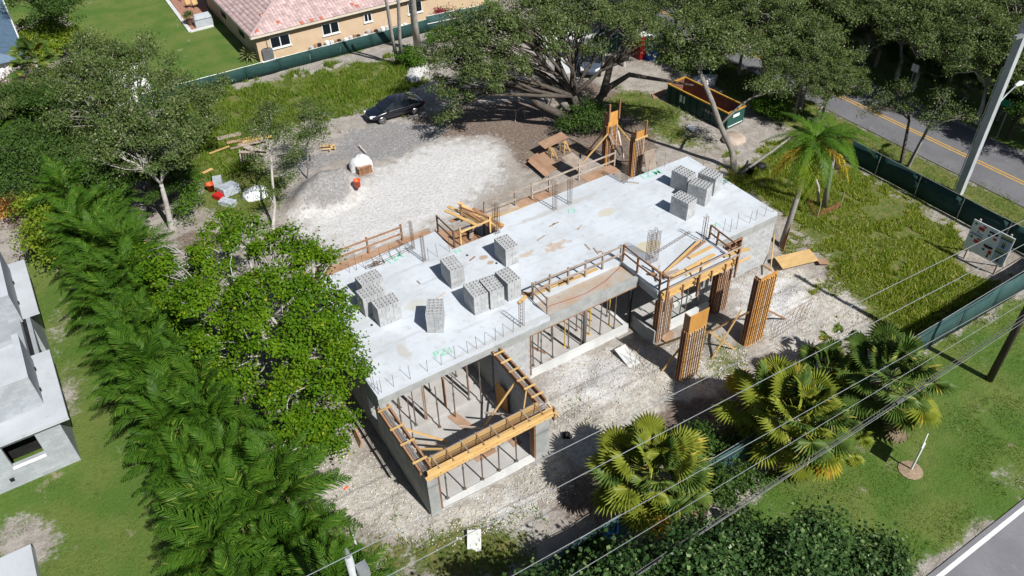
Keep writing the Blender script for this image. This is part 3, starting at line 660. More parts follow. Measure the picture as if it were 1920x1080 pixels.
# pile of boards by the stair opening
t = thing('lumber_pile', 'jumbled brown and yellow boards beside the stair opening', 'timber', (10.9, 8.6, ZS))
for (a, b_, mt) in (((10.1, 10.3, 4.6), (11.2, 7.9, 3.85), m_lum), ((10.0, 10.0, 4.5), (11.0, 7.9, 3.82), m_lum_red), ((10.8, 9.8, 4.2), (11.5, 7.7, 3.8), m_lum_red), ((10.4, 8.9, 3.9), (12.0, 8.9, 3.9), m_lum), ((9.3, 9.9, 3.8), (11.4, 9.7, 3.85), m_lum_red), ((11.0, 8.9, 3.8), (11.3, 7.75, 3.8), m_lum), ((11.25, 8.95, 3.84), (11.6, 7.8, 3.84), m_ply_org), ((9.8, 8.4, 3.3), (10.6, 9.6, 3.4), m_lum_old), ((9.3, 10.4, 4.3), (10.3, 8.4, 4.0), m_lum), ((9.6, 10.6, 4.35), (10.6, 8.5, 4.0), m_lum)): B(mt, t, 'board', a, b_, .22, .045)
for k in range(6): B(m_lum_red, t, 'stair_form_board', (8.9 + .35*k, 8.0, 3.4 - .45*k*.3), (8.9 + .35*k, 9.7, 3.4 - .45*k*.3), .25, .04)

# upright rebar cages
def cage(x, y, z, h, label, sx=.16, sy=.16, nb=2, step=.22, hook=True):
    t = thing('rebar_cage', label, 'rebar', (x, y, z))
    for i in range(nb):
        for j in range(2):
            xx = x - sx/2 + sx*i/(nb-1); yy = y - sy/2 + sy*j; hh = h + U(-.05, .08)
            pts = [(xx, yy, z), (xx + U(-.02, .02), yy, z+hh)] + ([(xx - .1, yy, z + hh + .03)] if hook else [])
            MB().tube(pts, .0125, 5).build('bar', m_rebar, t)
    k = .1
    while k < h - .1:
        mb = MB(); a, c = sx/2 + .015, sy/2 + .015
        mb.tube([(x-a, y-c, z+k), (x+a, y-c, z+k), (x+a, y+c, z+k), (x-a, y+c, z+k), (x-a, y-c, z+k)], .008, 4, False); mb.build('stirrup', m_rebar, t); k += step
    return t
cage(6.39, 8.85, ZS-.1, 1.95, 'slender rebar cage on the outer corner of the back ledge', .12, .12)
cage(6.37, 7.52, ZS, 1.75, 'slender rebar cage standing between the back ledge and slab', .14, .14)
cage(10.98, 7.5, ZS, 1.95, 'thick rusty rebar cage beside the stair opening', .3, .22, 4)
cage(14.98, 7.52, ZS, 1.8, 'rebar cage on the back slab edge nearer the stair opening', .2, .15)
cage(16.05, 7.52, ZS, 1.8, 'rebar cage on the back slab edge nearer the column forms', .2, .15)
cage(20.15, 7.5, ZS, 1.9, 'rusty rebar cage at the back notch beside the timber column forms', .3, .22, 4)
cage(7.95, .28, ZS, 1.55, 'rebar cage on the front slab edge by the porch recess', .2, .15)
cage(16.5, .62, ZS, 2.0, 'wide dense rebar cage standing behind the entry canopy', .62, .3, 7, .16)
cage(19.9, .32, ZS, 1.75, 'slender rebar cage beside the entry rail', .2, .14)
# mats of loose rebar on the slab
t = thing('rebar_bundle', 'flat ladder of rebar lying on the back ledge slab', 'rebar', (4.8, 9.0, ZS))
for y in (8.55, 8.7, 9.15, 9.3): MB().tube([(3.6, y, ZS + .03), (6.4, y + .35, ZS + .05)], .012, 5).build('bar', m_rebar, t)
for k in range(5): MB().tube([(4.0 + .5*k, 8.55, ZS + .06), (4.1 + .5*k, 9.4, ZS + .06)], .01, 4).build('cross_bar', m_rebar, t)
t = thing('rebar_bundle', 'tangled coil of rusty tie wire on the back ledge', 'rebar', (4.1, 8.85, ZS))
for k in range(14):
    a = U(0, 6); c = (4.05 + U(-.45, .45), 8.75 + U(-.15, .15)); MB().tube([(c[0] + .2*math.cos(a + i*.7), c[1] + .13*math.sin(a + i*.7), ZS + .03 + U(0, .1)) for i in range(8)], .012, 4, False).build('wire_loop', m_rebar, t)
t = thing('rebar_truss', 'flat welded rebar truss lying on the slab by the entry canopy', 'rebar', (18.5, 1.0, ZS))
for dy in (0, .14): MB().tube([(17.1, .95 + dy, ZS + .03), (20.0, 1.35 + dy, ZS + .03)], .011, 5).build('bar', m_rebar, t)
for k in range(13): x = 17.1 + .22*k; y = .95 + .0307*k; MB().tube([(x, y, ZS + .03), (x + .11, y + .15, ZS + .04), (x + .22, y + .03, ZS + .03)], .009, 4, False).build('zigzag_bar', m_rebar, t)

# entry canopy form and the loose timber on it
t = thing('canopy_formwork', 'yellow timber beam form on the front of the entry canopy', 'formwork', (17.9, -1.6, 3.1))
for k in range(3): box(m_lum, t, 'form_board', 15.3, 20.6, -1.63 - .005*k, -1.57, 3.12 + k*.2, 3.31 + k*.2)
box(m_lum, t, 'waler', 15.2, 20.7, -1.74, -1.65, 3.58, 3.68); box(m_lum, t, 'waler', 15.25, 21.6, -1.73, -1.645, 3.22, 3.31)
box(m_lum_red, t, 'soffit', 15.4, 20.4, -1.57, -1.1, 3.05, 3.10)
for x in (15.6, 16.6, 17.6, 18.6, 19.6, 20.4): box(m_lum_red, t, 'strut', x, x+.07, -1.83, -1.75, 3.0, 3.74)
for k in range(24): box(m_rebar, t, 'tie_wire', 15.5+.21*k, 15.53+.21*k, -1.76, -1.745, 3.25+.2*(k % 2), 3.29+.2*(k % 2))
rail('brown guard rail with tall posts along the yellow entry form', [(15.35, -1.95), (17.55, -1.95), (20.3, -1.95)], 3.5, m_lum_old, rails=(.75, 1.25), h=1.4, foot=.9, posts_mat=m_lum_red)
rail('brown rail returning from entry form to the front wall', [(20.3, -1.9), (20.35, -.3), (20.4, .35)], 3.6, m_lum_red, rails=(.6, 1.1))
t = thing('lumber_pile', 'yellow boards and red beams stacked on the entry canopy', 'timber', (17.5, -.7, ZS))
for (a, b_, mt, w) in (((16.4, -1.1, 3.85), (19.6, -.9, 3.85), m_lum, .2), ((16.6, -.5, 3.83), (19.9, .15, 3.95), m_lum_red, .12), ((16.3, -.65, 3.9), (19.7, .35, 4.0), m_lum, .14), ((16.0, -.9, 4.05), (17.0, -.95, 4.0), m_lum_old, .2), ((15.6, -.2, 3.9), (16.4, -1.2, 3.9), m_lum_red, .14), ((15.9, .3, 4.1), (16.1, -1.2, 4.05), m_lum_red, .1), ((17.2, -1.25, 3.8), (19.0, -1.2, 3.8), m_ply_new, .3), ((18.3, -.35, 3.82), (20.0, -.3, 3.82), m_lum, .2), ((15.6, -.9, 3.85), (16.2, -.3, 4.2), m_lum_old, .1), ((19.9, -1.3, 3.85), (21.6, -1.5, 3.75), m_lum, .25)): B(mt, t, 'board', a, b_, w, .05)
t = thing('lumber_pile', 'yellow boards laid beside the porch guard rail', 'timber', (11, 1.9, ZS))
for (a, b_, mt) in (((9.6, 1.85, 3.8), (12.2, 1.85, 3.8), m_lum), ((9.4, 2.05, 3.79), (10.9, 2.1, 3.79), m_ply_old), ((11.2, 1.75, 3.8), (13.7, 1.72, 3.8), m_lum), ((9.3, 2.3, 3.8), (9.7, 1.8, 3.86), m_lum_red), ((8.7, 1.7, 3.8), (9.4, 2.0, 3.8), m_lum)): B(mt, t, 'board', a, b_, .2, .04)
# column forms below the canopy
def stud_form(name, label, x0, x1, y0, y1, h, face, studs, side, n=6, zlow=0, stud_h=None, tiestep=.3, base=0.0):
    t = thing(name, label, 'formwork', ((x0+x1)/2, (y0+y1)/2, base)); sh = stud_h or h
    box(face, t, 'front_panel', x0, x1, y0, y0+.03, base, base+h); box(side, t, 'side_panel', x0, x0+.04, y0+.033, y1, base, base + h*.985); box(side, t, 'back_strut', x1-.12, x1-.05, y0+.034, y0+.1, base, base + h*.9)
    w = (x1-x0); 
    for k in range(n):
        xx = x0 + .05 + (w - .1)*(k+.5)/n; box(studs[k % len(studs)], t, 'stud', xx-.032, xx+.032, y0-.075, y0-.003, base+zlow, base+sh - U(0, .08))
    for k in range(3): yy = y0 + .08 + (y1-y0-.1)*k/2.2; box(side, t, 'side_stud', x0-.075, x0-.003, yy-.03, yy+.03, base, base + sh)
    z = base + .3
    while z < base + sh - .1: box(m_rebar, t, 'tie_bar', x0+.04, x1-.04, y0-.092, y0-.077, z, z+.018); z += tiestep
    return t
m_stud_w = M('lumber_bleached', (.52, .45, .39), (.40, .32, .26), scale=2, island=.2)
stud_form('column_form', 'orange plywood column form with bleached studs, lower of the two before the entry', 14.55, 15.75, -4.5, -4.08, 4.6, m_ply_org, [m_stud_w, m_stud_w, m_lum, m_stud_w], m_lum_red, 7, 0, 3.5)
stud_form('column_form', 'tall orange column form with orange studs, higher of the two before the entry', 19.2, 20.4, -4.5, -4.08, 4.8, m_ply_org, [m_ply_org, m_lum, m_ply_org, m_stud_w], m_lum_red, 7, 0, 4.65)
stud_form('column_form', 'grey-brown studded column form under the yellow canopy corner by the porch', 15.45, 16.25, -1.62, -1.15, 3.0, m_lum_old, [m_stud_w, m_lum_red, m_lum_old], m_lum_red, 6)
stud_form('column_form', 'brown studded column form under the canopy beside the block wall', 19.6, 20.5, -1.62, -1.1, 3.0, m_ply_old, [m_ply_old, m_lum_red, m_lum_old], m_lum_red, 6)
brace('brown brace from the higher orange column form back to the entry', (19.3, -4.4, 2.6), (16.6, -2.6, .1), m_lum_red)
brace('tan brace from the higher orange column form down to the bank', P(1391, 580, 2.6), PG(1335, 672), m_lum)
brace('red brace propping the higher orange column form from the outer side', (20.4, -4.3, 2.0), PG(1472, 598), m_lum_red)
brace('tan brace propping the lower orange column form toward the entry', P(1283, 630, 2.0), PG(1225, 652), m_lum)
brace('tan brace propping the lower orange column form toward the porch', P(1285, 640, 2.2), PG(1240, 697), m_lum)
brace('yellow brace from the lower orange column form to the bank', P(1330, 622, 1.8), PG(1378, 655), m_lum)
# back column forms
F1, F2 = P(1136, 312), P(1185, 332)
stud_form('column_form', 'tall orange column form with braces behind the house', F1[0], F1[0]+.85, F1[1], F1[1]+.5, 4.2, m_ply_org, [m_lum_red, m_stud_w, m_stud_w, m_ply_org], m_lum_red, 6, 0, 3.2)
stud_form('column_form', 'shorter brown column form behind the house with pale plywood at its foot', F2[0], F2[0]+.85, F2[1], F2[1]+.45, 3.5, m_ply_org, [m_lum_old, m_stud_w, m_lum_old], m_lum_red, 5, 0, 2.95)
box(m_lum, bpy.data.objects['column_form.005'], 'cap_rail', F2[0]-.1, F2[0]+1.0, F2[1]-.13, F2[1]-.095, 2.95, 3.1)
def F(f, dx, dy, z): return (f[0]+dx, f[1]+dy, z)
for l, f, dx, z0, z1 in (('upright brown stud over tall back form, porch side', F1, .0, 3.6, 4.9), ('upright brown stud over tall back form, street side', F1, .85, 3.6, 5.1), ('upright stud over the shorter back form, street side', F2, .85, 3.0, 4.2), ('upright stud over the shorter back form, porch side', F2, .0, 3.0, 3.8)):
    brace(l, F(f, dx, -.06, z0), F(f, dx, -.06, z1), m_lum_red, .1, .1)
brace('long tan brace from the tall back form down to the walkway', F(F1, -.1, -.1, 2.7), P(1090, 308, .3), m_lum, .06, .12)
brace('thin pale brace crossing the front of the tall back form', F(F1, 0, -.15, 2.6), F(F1, .8, -.5, .9), m_stud_w)
brace('brown brace linking the two back column forms', F(F1, 0, -.15, 2.7), P(1163, 275, 1.5), m_lum_red)
brace('pale brace from tall back form down toward the slab', F(F1, .9, .0, 2.6), P(1170, 300, .3), m_stud_w, .06, .12)
brace('tan brace from tall back form sloping toward the street', F(F1, .9, .2, 3.0), P(1181, 265, 1.9), m_lum, .06, .12)
brace('brown brace propping the shorter back form on street side', F(F2, .9, .2, 2.1), PG(1228, 307), m_lum_red, .06, .12)
brace('dark brace behind the tall back form', F(F1, -.05, .4, 2.6), PG(1096, 290), m_lum_red)
sheet_at = [F(F2, .35, -1.0, .9), F(F2, 1.25, -1.0, .9), F(F2, 1.25, -.6, 2.2)]

# ------------------------------------------------------------------ loose things about the site
def sheet(label, corners, mat, th=.025, name='plywood_sheet', cat='plywood'):
    """sheet with its own thickness through three corner points"""
    a, b_, c = [Vector(q) for q in corners]; d = a + (c - b_); n = (b_ - a).cross(c - b_).normalized()
    if n.z < 0: n = -n
    vs = [a, b_, c, d, a - n*th, b_ - n*th, c - n*th, d - n*th]
    return tag(MB().add(vs, [(0, 1, 2, 3), (7, 6, 5, 4), (0, 4, 5, 1), (1, 5, 6, 2), (2, 6, 7, 3), (3, 7, 4, 0)]).build(name, mat), label, cat)
sheet('pale plywood square at the foot of the shorter back form', sheet_at, m_lum_old)
sheet('new pale plywood sheet lying on rubble by the right end wall', [P(1452, 482, .45), P(1468, 504, .5), P(1535, 488, .35)], m_ply_new)
sheet('brown board half under the new pale plywood sheet', [P(1530, 484, .28), P(1537, 495, .28), P(1556, 495, .2)], m_ply_old)
sheet('orange brown plywood sheet on the ground behind the walkway rail', [P(990, 297, .25), P(1020, 332, .12), P(1050, 313, .12)], m_ply_old)
sheet('long plank beside the orange brown plywood sheet', [P(989, 302, .3), P(1022, 331, .3), P(1031, 326, .3)], m_ply_old)
sheet('grey plywood sheet propped behind the walkway rail', [P(1052, 295, 1.2), P(1085, 322, .9), P(1106, 312, .9)], m_lum_old)
sheet('dark plywood panel leaning on the palm by the right end wall', [P(1462, 465, .05), P(1477, 413, 1.7), P(1484, 420, 1.7)], m_lum_red)
sheet('tan plywood lying beside the entry column form', [P(1240, 635, .3), P(1252, 645, .1), P(1265, 625, .5)], m_ply_old)
sheet('pale form panel lying in the shade below the porch', [P(1152, 655, .3), P(1180, 690, .1), P(1200, 680, .1)], m_conc_lt)
sheet('small board at the corner of the porch curb', [P(1160, 655, .25), P(1172, 644, .3), P(1181, 654, .25)], m_ply_old)
sheet('white concrete slab standing in rubble before the garage', [P(876, 1041, .05), P(876, 994, .35), P(902, 992, .35)], m_conc_lt, .07, 'concrete_slab', 'slab')
tag(MB().beam(PG(664, 815), PG(676, 840), .1, .9, (.3, 0, 1)).build('board', m_ply_old), 'weathered board leaning by the shaded garage wall', 'board')
# timber stakes and boards near the right wall
for (a, b_, l) in (((1445, 505, .1), (1452, 440, 1.9), 'tan stake standing by the right end wall'), ((1430, 497, .1), (1448, 508, .8), 'dark scrap board in rubble at the right end wall')):
    tag(MB().beam(P(*a), P(*b_), .06, .1).build('stake', m_lum), l, 'timber')
# work table
t = thing('work_table', 'plywood table top on timber trestles behind the house', 'table', PG(1030, 275))
q = [P(1008, 268, 1.0), P(1022, 279, .95), P(1066, 257, 1.05), P(1052, 247, 1.05)]
MB().add(q + [(a, b_, c - .04) for a, b_, c in q], [(0, 1, 2, 3), (7, 6, 5, 4), (0, 4, 5, 1), (1, 5, 6, 2), (2, 6, 7, 3), (3, 7, 4, 0)]).build('table_top', m_ply_old, t)
for (px, py) in ((1031, 272), (1055, 259)):
    c = P(px, py, .95)
    for s in (-1, 1): B(m_lum, t, 'leg', c, (c[0] + .28*s, c[1] - .1, 0), .05, .09); B(m_lum, t, 'leg', (c[0]-.05, c[1]-.4, .95), (c[0] + .28*s, c[1] - .6, 0), .05, .09)
t = thing('sawhorse', 'low timber sawhorse in the oak shade', 'sawhorse', PG(976, 215))
a, b_ = P(967, 207, .8), P(984, 200, .8); B(m_lum_old, t, 'top_rail', a, b_, .08, .1)
for e in (a, b_):
    for s in (-1, 1): B(m_lum_old, t, 'leg', e, (e[0] + .25*s, e[1] + .3*s, 0), .05, .08)
# lumber stacks on the grass
def stack(label, px, py, items, mat_list):
    c = PG(px, py); t = thing('lumber_stack', label, 'timber', c)
    for k, (p0, p1, w) in enumerate(items):
        a = P(*p0, c[2] + .2 + .055*(k // 3)); b2 = P(*p1, c[2] + .2 + .055*(k // 3)); B(mat_list[k % len(mat_list)], t, 'board', a, b2, w, .05)
    return t
stack('grey boards and plywood stacked on the weedy grass', 440, 262, [((407, 260), (452, 250), .5), ((425, 268), (455, 262), .35), ((450, 262), (490, 254), .3), ((432, 279), (500, 262), .2), ((445, 272), (492, 262), .12), ((446, 270), (505, 257), .15), ((455, 266), (510, 255), .25), ((448, 273), (488, 266), .2)], [m_lum_old, m_ply_old, m_lum, m_lum_old])
stack('fan of bleached studs spread on the weedy grass', 463, 292, [((449 + 5.5*k, 281 + .3*k), (452 + 5*k, 303 - .8*k), .09) for k in range(7)] + [((448, 285), (500, 286), .25), ((460, 274), (500, 290), .5)], [m_stud_w, m_lum_old, m_stud_w, m_lum_old])
stack('single pale board lying across the weedy grass', 420, 288, [((392, 288), (430, 274), .14)], [m_lum])
stack('short tan boards by the edge of the dirt pile track', 615, 276, [((600, 275), (628, 272), .1), ((605, 280), (630, 277), .1), ((612, 270), (628, 279), .1), ((618, 282), (625, 270), .08)], [m_lum, m_ply_new])
stack('brown board scrap in weeds near white trunk', 388, 322, [((380, 325), (398, 316), .25)], [m_lum])
stack('pale lone stake on the bare ground near the dark track', 680, 280, [((673, 272), (686, 286), .09)], [m_stud_w])
stack('grey planks leaning in the weeds under the grey tree', 343, 262, [((333, 250), (348, 275), .12), ((338, 249), (356, 276), .12), ((330, 256), (345, 280), .12)], [m_stud_w])
# shipping pallet with white tarp
m_tarp = M('tarp_white', (.74, .75, .77), (.62, .64, .67), scale=3, rough=.35, bump=.5, spec=.5)
c = PG(683, 322); t = thing('timber_pallet', 'timber crate pallet covered with a shiny white tarp', 'pallet', c)
for k in range(7): MB().obox((c[0] - .45 + .15*k, c[1] - .38, c[2]), .08, .05, .55).build('slat', m_lum_red, t)
for z in (.05, .5): MB().obox((c[0], c[1] - .33, c[2] + z), 1.05, .04, .07).build('rail', m_lum_red, t)
MB().obox((c[0], c[1] + .3, c[2]), 1.0, .9, .5).build('load', m_ply_old, t)
def lump(label, px, py, rx, ry, h, mat, name='cement_bag', cat='bag', n=14, seed=1, dz=0.0):
    c = PG(px, py); r = np.random.default_rng(seed); mb = MB(); R = 5; vs = []; fs = []
    for i in range(R+1):
        th = i / R * math.pi / 2
        for k in range(n):
            a = 2*math.pi*k/n; w = 1 + r.uniform(-.16, .16)
            vs.append((c[0] + rx*math.sin(th)*math.cos(a)*w, c[1] + ry*math.sin(th)*math.sin(a)*w, c[2] + dz + h*math.cos(th)**.6*(1 + r.uniform(-.1, .1)) if i < R else c[2] - .03 + dz))
    for i in range(R):
        for k in range(n): fs.append((i*n+k, (i+1)*n+k, (i+1)*n+(k+1) % n, i*n+(k+1) % n))
    mb.add(vs, fs); return tag(mb.build(name, mat, None, True), label, cat)
tl = lump('x', 678, 314, .85, .75, .95, m_tarp, 'tarp', 'tarp', 16, 3); tl['label'] = 'crumpled shiny white tarp draped over the crate pallet'
m_bag = M('plastic_grey', (.45, .49, .54), (.30, .33, .37), (.62, .64, .66), scale=4, rough=.3, spec=.5)
lump('white bulging sack in the grass beside the pale trunk', 481, 366, .95, .7, .55, m_tarp, 'sack', 'sack', 14, 5)
for k, (px, py, l) in enumerate(((430, 362, 'big grey plastic wrapped bale among rubbish under thin tree'), (410, 345, 'small grey wrapped bale at the back of the rubbish heap'), (428, 383, 'bluish plastic bundle at the front of the rubbish heap'))):
    c = PG(px, py); mb = MB(); mb.obox((0, 0, 0), (1.25, .75, 1.1)[k], (.95, .6, .6)[k], (.6, .5, .3)[k], 0)
    o = mb.build('plastic_bale', m_bag); o.location = c; o.rotation_euler = (U(-.08, .08), U(-.08, .08), .3 + k); tag(o, l, 'bale')
m_orange = M('plastic_orange', (.75, .10, .025), (.62, .075, .02), rough=.4, spec=.5); m_red = M('plastic_red', (.50, .02, .02), (.42, .015, .015), rough=.4)
def bucket(label, px, py, mat, r=.17):
    c = PG(px, py); t = thing('bucket', label, 'bucket', c); s = r/.17
    MB().lathe([(.13*s, 0), (.165*s, .36*s), (.178*s, .36*s), (.178*s, .39*s), (.15*s, .39*s), (.12*s, .05)], 16, c).build('body', mat, t, True)
    MB().tube([(c[0] - .17*s, c[1], c[2] + .36*s), (c[0] - .1, c[1] - .16, c[2] + .3), (c[0] + .1, c[1] - .16, c[2] + .3), (c[0] + .17*s, c[1], c[2] + .36*s)], .008, 5).build('handle', m_rebar, t)
bucket('orange plastic bucket standing on bare ground near tarp crate', 671, 350, m_orange, .24)
bucket('red bucket tipped beside grey plastic bales', 397, 358, m_orange, .26)
tag(MB().obox(PG(412, 372), .5, .7, .35, .5).build('crate', m_red), 'dark red box between the grey plastic bales', 'box')
bucket('dark bucket with pale band by the tree at slab end', 1405, 327, m_black, .3)
for k, (px, py, l, mt) in enumerate(((1296, 241, 'pale blue sheet of foam lying near the dumpster', m_tarp), (1543, 316, 'black rubbish bag near the double palm trunk', m_black), (1567, 314, 'black rubbish bag beside yellow wrapper', m_black), (1585, 317, 'bright yellow wrapper on the dirt by palms', M('wrapper_yellow', (.75, .65, .05), (.6, .5, .04))), (1427, 313, 'dark rubbish bag by the fallen branch', m_black))):
    if k == 0: sheet(l, [P(1286, 237, .15), P(1298, 246, .15), P(1308, 241, .12)], mt, .05, 'foam_sheet', 'sheet')
    else: lump(l, px, py, .4, .35, .3, mt, 'rubbish_bag' if k != 3 else 'wrapper', 'bag', 10, 20 + k) if k != 3 else lump(l, px, py, .42, .25, .09, mt, 'wrapper', 'wrapper', 9, 23)
lump('dark bluish bag dropped on the small rubbish by garage corner', 1062, 818, .22, .2, .25, m_black, 'rubbish_bag', 'bag', 9, 31)
# rubble left by the garage: white bits and orange netting
m_net = M('safety_net_orange', (.34, .11, .06), (.22, .085, .06), scale=5)
t = thing('safety_net', 'torn orange safety netting strung round the palm trunks', 'netting', PG(1510, 395))
pts = [PG(1500, 365), PG(1518, 388), PG(1532, 408), PG(1552, 400), PG(1575, 388)]
for r in range(6):
    z = .05 + .09*r; MB().tube([(p[0], p[1], p[2] + z + .05*math.sin(i*2 + r)) for i, p in enumerate(pts)], .01, 4, False).build('strand', m_net, t)
for k in range(4):
    for s in range(6):
        f = s/6; p = [pts[k][i]*(1-f) + pts[k+1][i]*f for i in range(3)]; MB().tube([(p[0], p[1], p[2]), (p[0], p[1], p[2] + .5)], .008, 4, False).build('strand', m_net, t)
for p in (pts[0], pts[2], pts[4]): MB().beam(p, (p[0], p[1], p[2] + 1.15), .05, .05).build('stake', m_lum_old, t)
tag(MB().beam(PG(652, 912), PG(645, 918), .12, .04).build('board', m_orange), 'crumpled orange plastic sheet on rubble by the hedge', 'litter')
m_pipe = m_white
t_ = MB().tube([PG(655, 984)[:2] + (.12,), PG(671, 1033)[:2] + (.1,), PG(683, 1066)[:2] + (.12,), PG(705, 1095)[:2] + (.1,)], .05, 8).build('plastic_pipe', m_pipe, None, True); tag(t_, 'white bent plastic pipe lying across weeds', 'pipe')

# stones and rubble, too many to count
def rubble(name, label, zones, n, smin, smax, mat, seed):
    r = np.random.default_rng(seed); V = []; Fq = []
    ico = np.array([(0, 0, 1), (.9, 0, .2), (.28, .85, .2), (-.73, .53, .2), (-.73, -.53, .2), (.28, -.85, .2), (.5, .36, -.5), (-.5, .36, -.5), (-.1, -.6, -.5)])
    fi = [(0, 1, 2), (0, 2, 3), (0, 3, 4), (0, 4, 5), (0, 5, 1), (1, 6, 2), (2, 7, 3), (2, 6, 7), (3, 7, 4), (4, 7, 8), (4, 8, 5), (5, 8, 1), (1, 8, 6)]
    per = n // len(zones)
    for z in zones:
        z = np.array(z); lo, hi = z.min(0), z.max(0); c = 0
        pts = r.uniform(lo, hi, (per*4, 2)); pts = pts[inpoly(pts[:, 0], pts[:, 1], [tuple(q) for q in z])][:per]
        for p in pts:
            if -.1 < p[0] < 6.5 and -4.7 < p[1] < 8 or -.1 < p[0] < 25.5 and -.1 < p[1] < 8: continue
            s = smin + (smax - smin) * r.random()**3; a = r.uniform(0, 6.28); ca, sa = math.cos(a), math.sin(a)
            q = ico * (1 + r.uniform(-.3, .3, (9, 1))) * s * np.array([1, r.uniform(.6, 1), r.uniform(.4, .8)])
            q = np.stack([q[:, 0]*ca - q[:, 1]*sa, q[:, 0]*sa + q[:, 1]*ca, q[:, 2]], 1) + [p[0], p[1], gz(*p) + s*.15]
            b0 = len(V)*9; V.append(q); Fq += [(x+b0, y+b0, w+b0) for x, y, w in fi]
    me = bpy.data.meshes.new(name); fast_mesh(me, np.concatenate(V), np.array(Fq)); me.materials.append(mat)
    o = kind(link(name, me), 'stuff'); return tag(o, label, 'rubble')
m_stone = M('limestone', (.50, .46, .38), (.40, .36, .29), (.56, .54, .50), scale=2, island=.3, bump=.3)
m_stone_w = M('chalk_rubble', (.56, .56, .55), (.43, .43, .42), scale=2, island=.25, bump=.3)
FRONT = [pix([(1000, 700), (1180, 640), (1240, 680), (1200, 760), (1060, 850), (1040, 760)]), pix([(1380, 500), (1460, 480), (1640, 600), (1560, 680), (1420, 660), (1380, 600)]), pix([(1200, 650), (1300, 640), (1420, 660), (1380, 720), (1200, 740)]),
         pix([(600, 850), (680, 800), (790, 960), (900, 990), (850, 1040), (620, 990), (560, 900)]), pix([(800, 970), (980, 870), (1060, 850), (1080, 930), (900, 1010)]), pix([(540, 390), (680, 340), (900, 380), (780, 450), (640, 470)]), pix([(420, 250), (700, 210), (960, 300), (900, 330), (600, 330)])]
rubble('limestone_rubble', 'loose cream limestone rubble strewn round the house', FRONT[:5], 7000, .008, .075, m_stone, 2)
rubble('chalk_rubble', 'loose white chalky stones strewn over the bare ground', FRONT, 5000, .008, .07, m_stone_w, 3)
t = thing('boulder_heap', 'heap of pale boulders beside the black car', 'boulders', PG(782, 145))
for k, (px, py) in enumerate(((775, 138), (783, 136), (778, 146), (786, 144), (779, 154), (788, 128), (795, 133), (772, 150))):
    c = PG(px, py); r = np.random.default_rng(50+k); mb = MB(); mb.lathe([(.1, .5), (.36, .42), (.48, .2), (.42, -.05)], 7, c); mb.v = [(x + r.uniform(-.1, .1), y + r.uniform(-.1, .1), z + r.uniform(-.08, .08)) for x, y, z in mb.v]; mb.build('boulder', m_stone_w, t)
# rebar grid of the footing in front of garage and entry
t = thing('rebar_mat', 'rusty steel mesh standing out of the trench by the garage corner', 'rebar', PG(1080, 790))
for k in range(13):
    c = PG(1040 + 5.2*k, 806 - 3.6*k + (k % 3)*3); MB().tube([c, (c[0] + U(-.1, .1), c[1], c[2] + U(.6, 1.0))], .009, 4).build('bar', m_rebar, t)
for z in (.2, .5): MB().tube([tuple(np.add(PG(1040, 806), (0, 0, z))), tuple(np.add(PG(1103, 764), (0, 0, z)))], .008, 4).build('bar', m_rebar, t)
t = thing('rebar_mat', 'steel mesh lying on white rubble beside the higher column form', 'rebar', PG(1490, 600))
for k in range(9): a, c = PG(1445 + 8*k, 640 - 5*k), PG(1455 + 9*k, 600 - 5*k); MB().tube([(a[0], a[1], a[2] + .1), (c[0], c[1], c[2] + .15)], .009, 4).build('bar', m_rebar, t)
for k in range(5): a, c = PG(1446 + 3*k, 640 - 9*k), PG(1514 + 3*k, 598 - 9*k); MB().tube([(a[0], a[1], a[2] + .12), (c[0], c[1], c[2] + .16)], .009, 4).build('bar', m_rebar, t)
t = thing('rebar_bundle', 'loose upright rebar in the shade below the porch', 'rebar', PG(1200, 680))
for k in range(12): c = PG(1180 + 4*k, 668 + (k % 4)*9); MB().tube([c, (c[0] + U(-.2, .2), c[1] + U(-.2, .2), c[2] + U(.5, 1.1))], .01, 4).build('bar', m_rebar, t)

